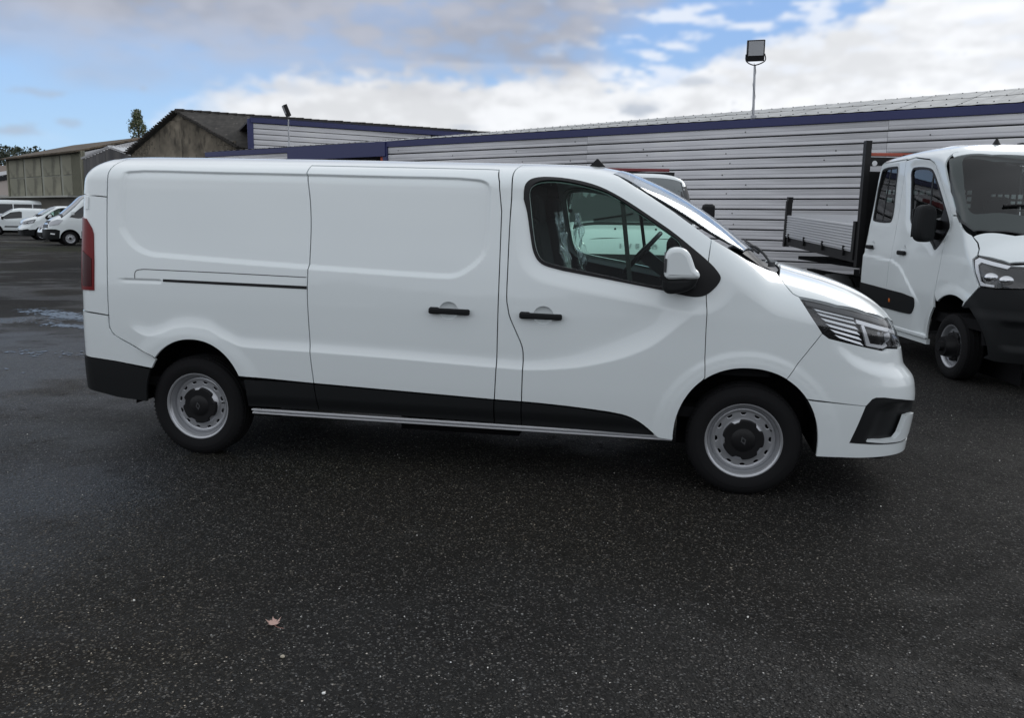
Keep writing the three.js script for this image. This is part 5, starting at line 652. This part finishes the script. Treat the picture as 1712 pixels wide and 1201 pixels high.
// ------------------------------------------------------------------ buildings behind
const stain = (seed, base, amt, sx, sy) => tex(512, (u, v) => { const n = fbm(u * sx, v * sy, 6, 0, seed), m = fbm(u * sx * 3.1, v * sy * 1.2, 4, 0, seed + 5); const k = base + amt * (n - .5) * 2 - .16 * sstep(.55, .75, m); return [k, k * .99, k * .965]; }, true, [.16, .16]);
function wallGeo(a, b, y0, y1, y1b = y1) { const L = Math.hypot(b[0] - a[0], b[1] - a[1]); const g = new THREE.BufferGeometry(); g.setAttribute('position', new THREE.Float32BufferAttribute([a[0], y0, a[1], b[0], y0, b[1], b[0], y1b, b[1], a[0], y1, a[1]], 3)); g.setAttribute('uv', new THREE.Float32BufferAttribute([0, y0, L, y0, L, y1b, 0, y1], 2)); g.setIndex([0, 1, 2, 0, 2, 3]); g.computeVertexNormals(); return g; }
function slab(q, th = .12) { // four corners of a roof plane, given thickness
  const n = new THREE.Vector3().subVectors(new THREE.Vector3(...q[1]), new THREE.Vector3(...q[0])).cross(new THREE.Vector3().subVectors(new THREE.Vector3(...q[3]), new THREE.Vector3(...q[0]))).normalize().multiplyScalar(th); if (n.y < 0) n.negate();
  const lo = q.map(p => [p[0] - n.x, p[1] - n.y, p[2] - n.z]); const g = poly([...q, ...lo], [[0, 1, 2, 3], [7, 6, 5, 4], [0, 4, 5, 1], [1, 5, 6, 2], [2, 6, 7, 3], [3, 7, 4, 0]]);
  const p = g.attributes.position, uv = []; for (let i = 0; i < p.count; i++) uv.push(p.getX(i) + p.getZ(i) * .3, p.getZ(i) + p.getY(i)); g.setAttribute('uv', new THREE.Float32BufferAttribute(uv, 2)); return g; }
const dbl = m => { m.side = THREE.DoubleSide; return m; };
{ // old block barn with a dark tiled roof
  const t = thing('block_barn', 'old grey-brown block barn with a gable and dark tiled roof, left of the clad hall', 'barn', [-16.85, 0, -43.4]);
  const o = [-16.85, -43.4], Lp = [-20.6 - o[0], -46 - o[1]], Rp = [-13.0 - o[0], -41 - o[1]], d = [.877, -.48], ey = 4.72, ry = 6.62, DL = 26;
  const gm = dbl(new THREE.MeshStandardMaterial({ color: rgb(.42, .37, .30), roughness: .95, map: stain(61, .66, .30, 9, 9) }));
  const A = [0, 0], far = (p, s) => [p[0] + d[0] * s, p[1] + d[1] * s];
  part('gable_wall', [wallGeo(Lp, A, 0, ey, ry), wallGeo(A, Rp, 0, ry, ey)], gm, t);
  part('side_wall', [wallGeo(Rp, far(Rp, DL), 0, ey), wallGeo(far(Lp, DL), Lp, 0, ey)], gm, t);
  // courses of blocks, as far as they show
  const r = rng(31), bl = []; for (let k = 0; k < 18; k++) for (let i = 0; i < 19; i++) { const s = (i + (k % 2) * .5) / 19.5, y = 3.1 + k * .20, lim = s < .49 ? mix(ey, ry, s / .49) : mix(ry, ey, (s - .49) / .51); if (y + .2 > lim) continue; const x = mix(Lp[0], Rp[0], s), z = mix(Lp[1], Rp[1], s); const g = box(.44, .185, .05, 0, 0, 0); g.rotateY(Math.atan2(-(Rp[1] - Lp[1]), Rp[0] - Lp[0])); const out = .0 + .03 * r(); g.translate(x + .23 * .8 - out * .54, y + .1, z + .23 * .55 + out * .84); bl.push(g); }
  const bm = part('blocks', bl, gm, t); bm.userData.kind = 'stuff';
  const roofM = dbl(new THREE.MeshStandardMaterial({ color: rgb(.075, .068, .060), roughness: .9, map: tex(512, (u, v) => { const k = .7 + .4 * (fbm(u * 60, v * 60, 3, 0, 12) - .5); const w = h2(Math.floor(u * 90), Math.floor(v * 90), 5) > .985 ? .35 : 0; return [k + w, k + w, k + w]; }, true, [.12, .12]) }));
  const up = (p, y) => [p[0], y, p[1]], ov = (p, k) => [p[0] - d[0] * k, p[1] - d[1] * k];
  part('roof', [slab([up(ov(A, .25), ry + .12), up(ov(Rp, .25), ey + .06), up(far(Rp, DL), ey + .06), up(far(A, DL), ry + .12)], .10), slab([up(ov(Lp, .25), ey + .06), up(ov(A, .25), ry + .12), up(far(A, DL), ry + .12), up(far(Lp, DL), ey + .06)], .10)], roofM, t);
  const tiles = []; for (let i = 0; i < 26; i++) for (const s of [0, 1]) { const f = (i + .5) / 26; const a = s ? [mix(0, Rp[0], f), mix(ry, ey, f), mix(0, Rp[1], f)] : [mix(0, Lp[0], f), mix(ry, ey, f), mix(0, Lp[1], f)]; tiles.push(box(.22, .07, .2, a[0] - d[0] * .25, a[1] + .05 + .03 * r(), a[2] - d[1] * .25)); }
  for (let i = 0; i < 60; i++) tiles.push(box(.44, .10, .2, d[0] * i * .43, ry + .10 + .025 * r(), d[1] * i * .43)); const tm = part('edge_tiles', tiles, roofM, t); tm.userData.kind = 'stuff';
}
{ // clad hall behind the shed
  const A = [-12.46, -40.5], Bp = [-1.2, -46.66], dx = Bp[0] - A[0], dz = Bp[1] - A[1], L = Math.hypot(dx, dz);
  const t = thing('clad_hall', 'taller hall with ribbed pale grey cladding and dark blue edges, beyond the long shed', 'hall', [A[0], 0, A[1]], Math.atan2(-dz, dx));
  part('wall', box(L, 6.0, .1, L / 2, 3.0, -.08), M.dark, t);
  const gR = plank(1, .25); for (let k = 0; k < 9; k++) { const g = gR.clone(); g.scale(9.0, 1, 1); g.translate(.14, 5.86 - (k + 1) * .25, 0); part('cladding_plank', g, M.clad, t); }
  part('pale_panel', box(3.4, 1.2, .05, 10.9, 5.2, 0), M.white, t);
  part('corner_trim', box(.26, 6.05, .14, 0, 3.03, .02, .01), M.blue, t); part('eaves_trim', [box(L, .24, .2, L / 2, 6.0, .04, .01)], M.blue, t);
  const orange = new THREE.SphereGeometry(1, 20, 10, 0, Math.PI * 2, 0, Math.PI / 2); orange.scale(.7, .22, .1); orange.translate(10.7, 5.3, .04); part('orange_mark', orange, M.orange, t);
  const rt = []; const r = rng(8); for (let i = 0; i < 42; i++) rt.push(box(.31, .06, .3, .2 + i * .305, 6.135 + .02 * r(), 0)); part('ridge_tiles', rt, std(.03, .032, .045, .8), t).userData.kind = 'stuff';
  part('roof', slab([[0, 6.12, .1], [L, 6.12, .1], [L, 5.2, -8], [0, 5.2, -8]], .1), dbl(std(.05, .05, .055, .8)), t);
}
{ // long barn of grey-green panels
  const P0 = [-43.2, -73], P1 = [-31.3, -62], L = Math.hypot(11.9, 11), ux = 11.9 / L, uz = 11 / L;
  const t = thing('panel_barn', 'long barn with grey-green wall panels under a low rusty brown roof, far left', 'barn', [P0[0], 0, P0[1]], Math.atan2(-uz, ux));
  // local x along the front wall, z out towards the yard
  const loc = (x, z) => { const a = Math.atan2(-uz, ux), qx = x - P0[0], qz = z - P0[1]; return [qx * Math.cos(a) - qz * Math.sin(a), qx * Math.sin(a) + qz * Math.cos(a)]; };
  const pm = stain(77, .74, .14, 7, 7);
  const panelM = [0, 1, 2].map(k => new THREE.MeshStandardMaterial({ color: rgb(.42 + .02 * k, .425 + .015 * k, .34 + .012 * k), roughness: .85, map: pm }));
  part('wall', box(L, 6.0, .2, L / 2, 3, -.12), dbl(std(.26, .265, .225, .9)), t);
  const r = rng(12); for (let k = 0; k < 4; k++) for (let j = 0; j < 2; j++) { const w = L / 4; part('wall_panel', box(w - .55, 1.44, .03, w * (k + .5), j ? 5.1 : 3.58, .02 + .01 * r(), .01), panelM[(k + j) % 3], t); }
  const rb = []; for (let k = 0; k < 40; k++) rb.push(box(.05, 2.95, .05, L - .2 - k * .13 * (k < 14 ? 1 : 0), 4.35, .06)); part('wall_ribs', rb.slice(0, 14), panelM[0], t).userData.kind = 'stuff';
  part('corner_post', [box(.24, 6, .24, .0, 3, 0), box(.2, 6, .2, L, 3, 0)], panelM[2], t);
  part('ledge', box(L + 2, .12, 1.6, L / 2, 2.72, .7), std(.34, .34, .31, .9), t); part('base_wall', box(L + 2, 2.66, .3, L / 2, 1.33, .9), new THREE.MeshStandardMaterial({ color: rgb(.20, .19, .17), roughness: .95, map: stain(63, .66, .30, 9, 9) }), t);
  const rdg = loc(-31.78, -75), rl = loc(-44.5, -86.5), far = loc(-32.2, -88);
  const roofM = dbl(new THREE.MeshStandardMaterial({ color: rgb(.20, .155, .11), roughness: .95, map: stain(91, .70, .34, 10, 10) }));
  part('roof', [slab([[-.5, 5.98, .5], [L + .2, 5.98, .5], [rdg[0], 8.27, rdg[1]], [rl[0], 8.27, rl[1]]], .12), slab([[rl[0], 8.27, rl[1]], [rdg[0], 8.27, rdg[1]], [far[0], 6, far[1]], [far[0] - 18, 6, far[1]]], .12)], roofM, t);
  const gw = new THREE.BufferGeometry(); gw.setAttribute('position', new THREE.Float32BufferAttribute([L, 0, 0, far[0], 0, far[1], far[0], 5.9, far[1], L, 0, 0, far[0], 5.9, far[1], rdg[0], 8.1, rdg[1], L, 0, 0, rdg[0], 8.1, rdg[1], L, 5.86, 0], 3)); gw.computeVertexNormals(); part('gable_wall', gw, dbl(std(.40, .41, .43, .75)), t);
  const fl = []; for (let i = 0; i <= 26; i++) { const f = i / 26; fl.push(box(.06, 1.5, .06, mix(L, rdg[0], f), mix(5.1, 7.3, f), mix(.06, rdg[1], f))); } part('gable_ribs', fl, std(.36, .37, .39, .75), t).userData.kind = 'stuff';
}
{ // plank lean-to with a glazed roof, between the two barns
  const t = thing('lean_to', 'dark plank outbuilding with a pale glazed roof, between the two barns', 'outbuilding', [-30.2, 0, -60]);
  const y0 = 5.30, y1 = 6.08, a = [0, 0], b = [1.85, .0], c = [4.95, 3.0], re = [1.3, -6.0], ce = [3.4, -4.1];
  const pmats = [0, 1, 2].map(k => std(.085 + .02 * k, .085 + .018 * k, .09 + .015 * k, .9)); const r = rng(21);
  for (let k = 0; k < 22; k++) { const f0 = k / 22, f1 = (k + .94) / 22, X0 = f0 * 4.95, X1 = f1 * 4.95, tp = x => x < 1.85 ? mix(y0, y1, x / 1.85) : mix(y1, y0, (x - 1.85) / 3.1), zz = x => x < 1.85 ? 0 : (x - 1.85) / 3.1 * 3; const m = (X0 + X1) / 2; const g = box(X1 - X0, tp(m) - .1, .05, m, tp(m) / 2, zz(m) + .02 * r()); part('plank', g, pmats[Math.floor(r() * 3)], t); }
  part('back_wall', box(.1, 5.2, 6, .2, 2.6, -3), pmats[0], t);
  part('glazed_roof', slab([[b[0], y1 + .06, b[1] + .1], [c[0], y0 + .06, c[1]], [ce[0], y0 + .5, ce[1]], [re[0], y1 + .48, re[1]]], .05), dbl(std(.40, .45, .47, .25)), t);
  const gb = []; for (let i = 0; i <= 9; i++) { const f = i / 9; gb.push(bar([mix(b[0], re[0], f), mix(y1 + .1, y1 + .52, f), mix(b[1] + .1, re[1], f)], [mix(c[0], ce[0], f), mix(y0 + .1, y0 + .54, f), mix(c[1], ce[1], f)], .07, .06)); } for (const g of gb) part('glazing_bar', g, M.white, t);
  part('verge', [bar([-.1, y0 + .02, .06], [1.85, y1 + .08, .06], .12, .12), bar([1.85, y1 + .08, .06], [5.0, y0 + .02, 3.06], .12, .12), bar([b[0], y1 + .12, .1], [re[0], y1 + .54, re[1]], .12, .1)], std(.33, .33, .34, .7), t);
}
{ // house at the left edge
  const t = thing('pale_house', 'pale rendered building with a white verge, cut off at the left edge', 'building', [-56, 0, -86]);
  part('wall', box(10.6, 5.0, 6, 0, 2.4, -3), std(.42, .37, .34, .9), t); part('base', box(11.2, 2.9, 1, -.2, 1.45, .6), std(.22, .21, .18, .9), t);
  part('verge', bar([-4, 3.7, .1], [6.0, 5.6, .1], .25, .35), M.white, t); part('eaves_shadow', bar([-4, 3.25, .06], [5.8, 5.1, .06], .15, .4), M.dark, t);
  part('ledge', box(11.4, .25, 1.6, -.2, 3.05, .7), std(.45, .44, .42, .9), t);
  part('roof', slab([[-8, 5.0, 0], [6.0, 5.3, 0], [6.0, 6.5, -7], [-8, 6.5, -7]], .15), dbl(std(.13, .10, .08, .9)), t);
}
// ------------------------------------------------------------------ trees
function leafCloud(pts, size, seed) { const r = rng(seed), P = [], N = []; const v = new THREE.Vector3(), u = new THREE.Vector3(), w = new THREE.Vector3(); for (const [x, y, z] of pts) { v.set(r() - .5, r() - .5, r() - .5).normalize(); u.set(r() - .5, r() - .5, r() - .5).cross(v).normalize(); w.crossVectors(u, v); const s = size * (.6 + .8 * r()); const q = (a, b) => [x + u.x * a * s + w.x * b * s, y + u.y * a * s + w.y * b * s, z + u.z * a * s + w.z * b * s]; const A = q(-.5, 0), B = q(0, -.32), Cp = q(.5, 0), D = q(0, .32); P.push(...A, ...B, ...Cp, ...A, ...Cp, ...D); } const g = new THREE.BufferGeometry(); g.setAttribute('position', new THREE.Float32BufferAttribute(P, 3)); g.computeVertexNormals(); return g; }
const leafM = (a, b, c) => dbl(new THREE.MeshPhysicalMaterial({ color: rgb(a, b, c), roughness: .85, transmission: .25, thickness: 0 }));
{
  const t = thing('poplar_tree', 'slim poplar tree rising behind the roof of the panel barn', 'tree', [-35.0, 0, -80]), r = rng(5);
  part('trunk', cyl(.06, .22, 9.6, 0, 4.8, 0, 10), std(.10, .085, .065, .95), t);
  const br = []; for (let i = 0; i < 24; i++) { const y = 4.5 + i * .23, a = i * 2.4; br.push(tube([[0, y, 0], [Math.cos(a) * .3, y + .5, Math.sin(a) * .3], [Math.cos(a) * .55, y + 1.2, Math.sin(a) * .55]], .025, 6, 5)); } part('limbs', br, std(.10, .085, .065, .95), t);
  const cl = []; for (let i = 0; i < 90; i++) { const y = 4.4 + 6.4 * r(), f = (y - 4.4) / 6.2, R0 = 1.0 * Math.sin(Math.PI * Math.min(1, .12 + f * .86)) ** .7, a = r() * 6.28, q = R0 * Math.sqrt(r()); cl.push([Math.cos(a) * q, y, Math.sin(a) * q, .16 + .2 * r()]); }
  const mk = (n, sd) => { const o = [], rr = rng(sd); for (let i = 0; i < n; i++) { const c = cl[Math.floor(rr() * cl.length)]; o.push([c[0] + (rr() - .5) * c[3] * 2, c[1] + (rr() - .5) * c[3] * 3.2, c[2] + (rr() - .5) * c[3] * 2]); } return o; };
  part('crown', leafCloud(mk(7000, 1), .15, 2), leafM(.085, .115, .05), t); part('crown_tips', leafCloud(mk(2200, 3), .13, 4), leafM(.32, .31, .2), t);
}
{ // wooded skyline far left, and a hedge and trees along the near side of the yard behind the photographer
  const r = rng(77), a = []; for (let i = 0; i < 26000; i++) { const s = r(), x = mix(-95, -52, s), z = mix(-118, -103, r()), top = 8.3 + 2.4 * fbm(s * 9, z * .2, 4, 0, 3) - 2.0 * sstep(.75, 1, s); a.push([x, top * Math.sqrt(r()), z]); }
  const w = part('tree_line', leafCloud(a, .38, 6), leafM(.030, .042, .022), scene); w.userData.kind = 'stuff'; tag(w, 'dark distant trees along the skyline at the left edge', 'trees');
  const b = []; for (let i = 0; i < 16000; i++) { const s = r(), x = mix(-75, 75, s), z = 34 + 5 * r(), top = 3.6 + 3.2 * fbm(s * 26, 3, 4, 0, 13); b.push([x, top * Math.sqrt(r()), z]); }
  const h = part('hedge', leafCloud(b, .9, 16), leafM(.040, .052, .026), scene); h.userData.kind = 'stuff'; tag(h, 'hedge and low trees along the near side of the yard', 'hedge');
}
// ------------------------------------------------------------------ small things on the asphalt
{
  const lobes = []; const n = 5, angs = [-105, -55, 0, 55, 105], len = [.55, .85, 1, .85, .55]; const P = []; P.push([0, -.25]);
  for (let i = 0; i < n; i++) { const a = R(90 - angs[i] * -1), L = len[i], dirx = Math.cos(a), diry = Math.sin(a), nx = -diry, ny = dirx; P.push([dirx * L * .42 - nx * -.10, diry * L * .42 - ny * -.10], [dirx * L * .62 + nx * .17, diry * L * .62 + ny * .17], [dirx * L * .72 + nx * .07, diry * L * .72 + ny * .07], [dirx * L, diry * L], [dirx * L * .74 - nx * .07, diry * L * .74 - ny * .07], [dirx * L * .60 - nx * .17, diry * L * .60 - ny * .17]); }
  const ctr = P.slice().sort((p, q) => Math.atan2(p[1] + .05, p[0]) - Math.atan2(q[1] + .05, q[0]));
  const sh = new THREE.Shape(ctr.map(p => new THREE.Vector2(p[0] * .044, p[1] * .044))); let g = new THREE.ExtrudeGeometry(sh, { depth: .0006, bevelEnabled: false, curveSegments: 2 }); g.rotateX(-Math.PI / 2);
  const p = g.attributes.position; for (let i = 0; i < p.count; i++) { const x = p.getX(i), z = p.getZ(i), d = Math.hypot(x, z); p.setY(i, p.getY(i) + .004 + 5.5 * d * d + .25 * Math.abs(x) * sstep(.01, .04, d)); } g.computeVertexNormals();
  const t = thing('fallen_leaf', 'pale pinkish fallen maple leaf lying on the asphalt in the foreground', 'leaf', [-.91, .002, -3.05], .35);
  part('leaf_blade', g, dbl(new THREE.MeshPhysicalMaterial({ color: rgb(.50, .33, .28), roughness: .8, transmission: .2, thickness: 0 })), t); part('stalk', tube([[0, .004, .006], [.012, .003, .03], [.034, .004, .05]], .0011, 10, 5), std(.30, .14, .11, .8), t);
  const peb = (nm, label, pos, s, c) => { const q = new THREE.IcosahedronGeometry(1, 3), a = q.attributes.position; for (let i = 0; i < a.count; i++) { const x = a.getX(i), y = a.getY(i), z = a.getZ(i), k = .8 + .45 * fbm(x * 1.3 + s * 900, y * 1.3 + z * 1.7, 3, 0, 5); a.setXYZ(i, x * k * s, y * k * s * .65, z * k * s * .8); } q.computeVertexNormals(); const m = part(nm, q, std(...c, .8), scene); m.position.set(pos[0], s * .45, pos[2]); tag(m, label, 'pebble'); };
  peb('pebble', 'pale brownish pebble just below the fallen leaf', [-.81, 0, -2.81], .0085, [.40, .36, .28]);
  peb('pebble', 'small bright white pebble near the bottom edge, right of the leaf', [-.61, 0, -2.58], .0062, [.75, .75, .73]);
}
renderer.render(scene, camera);
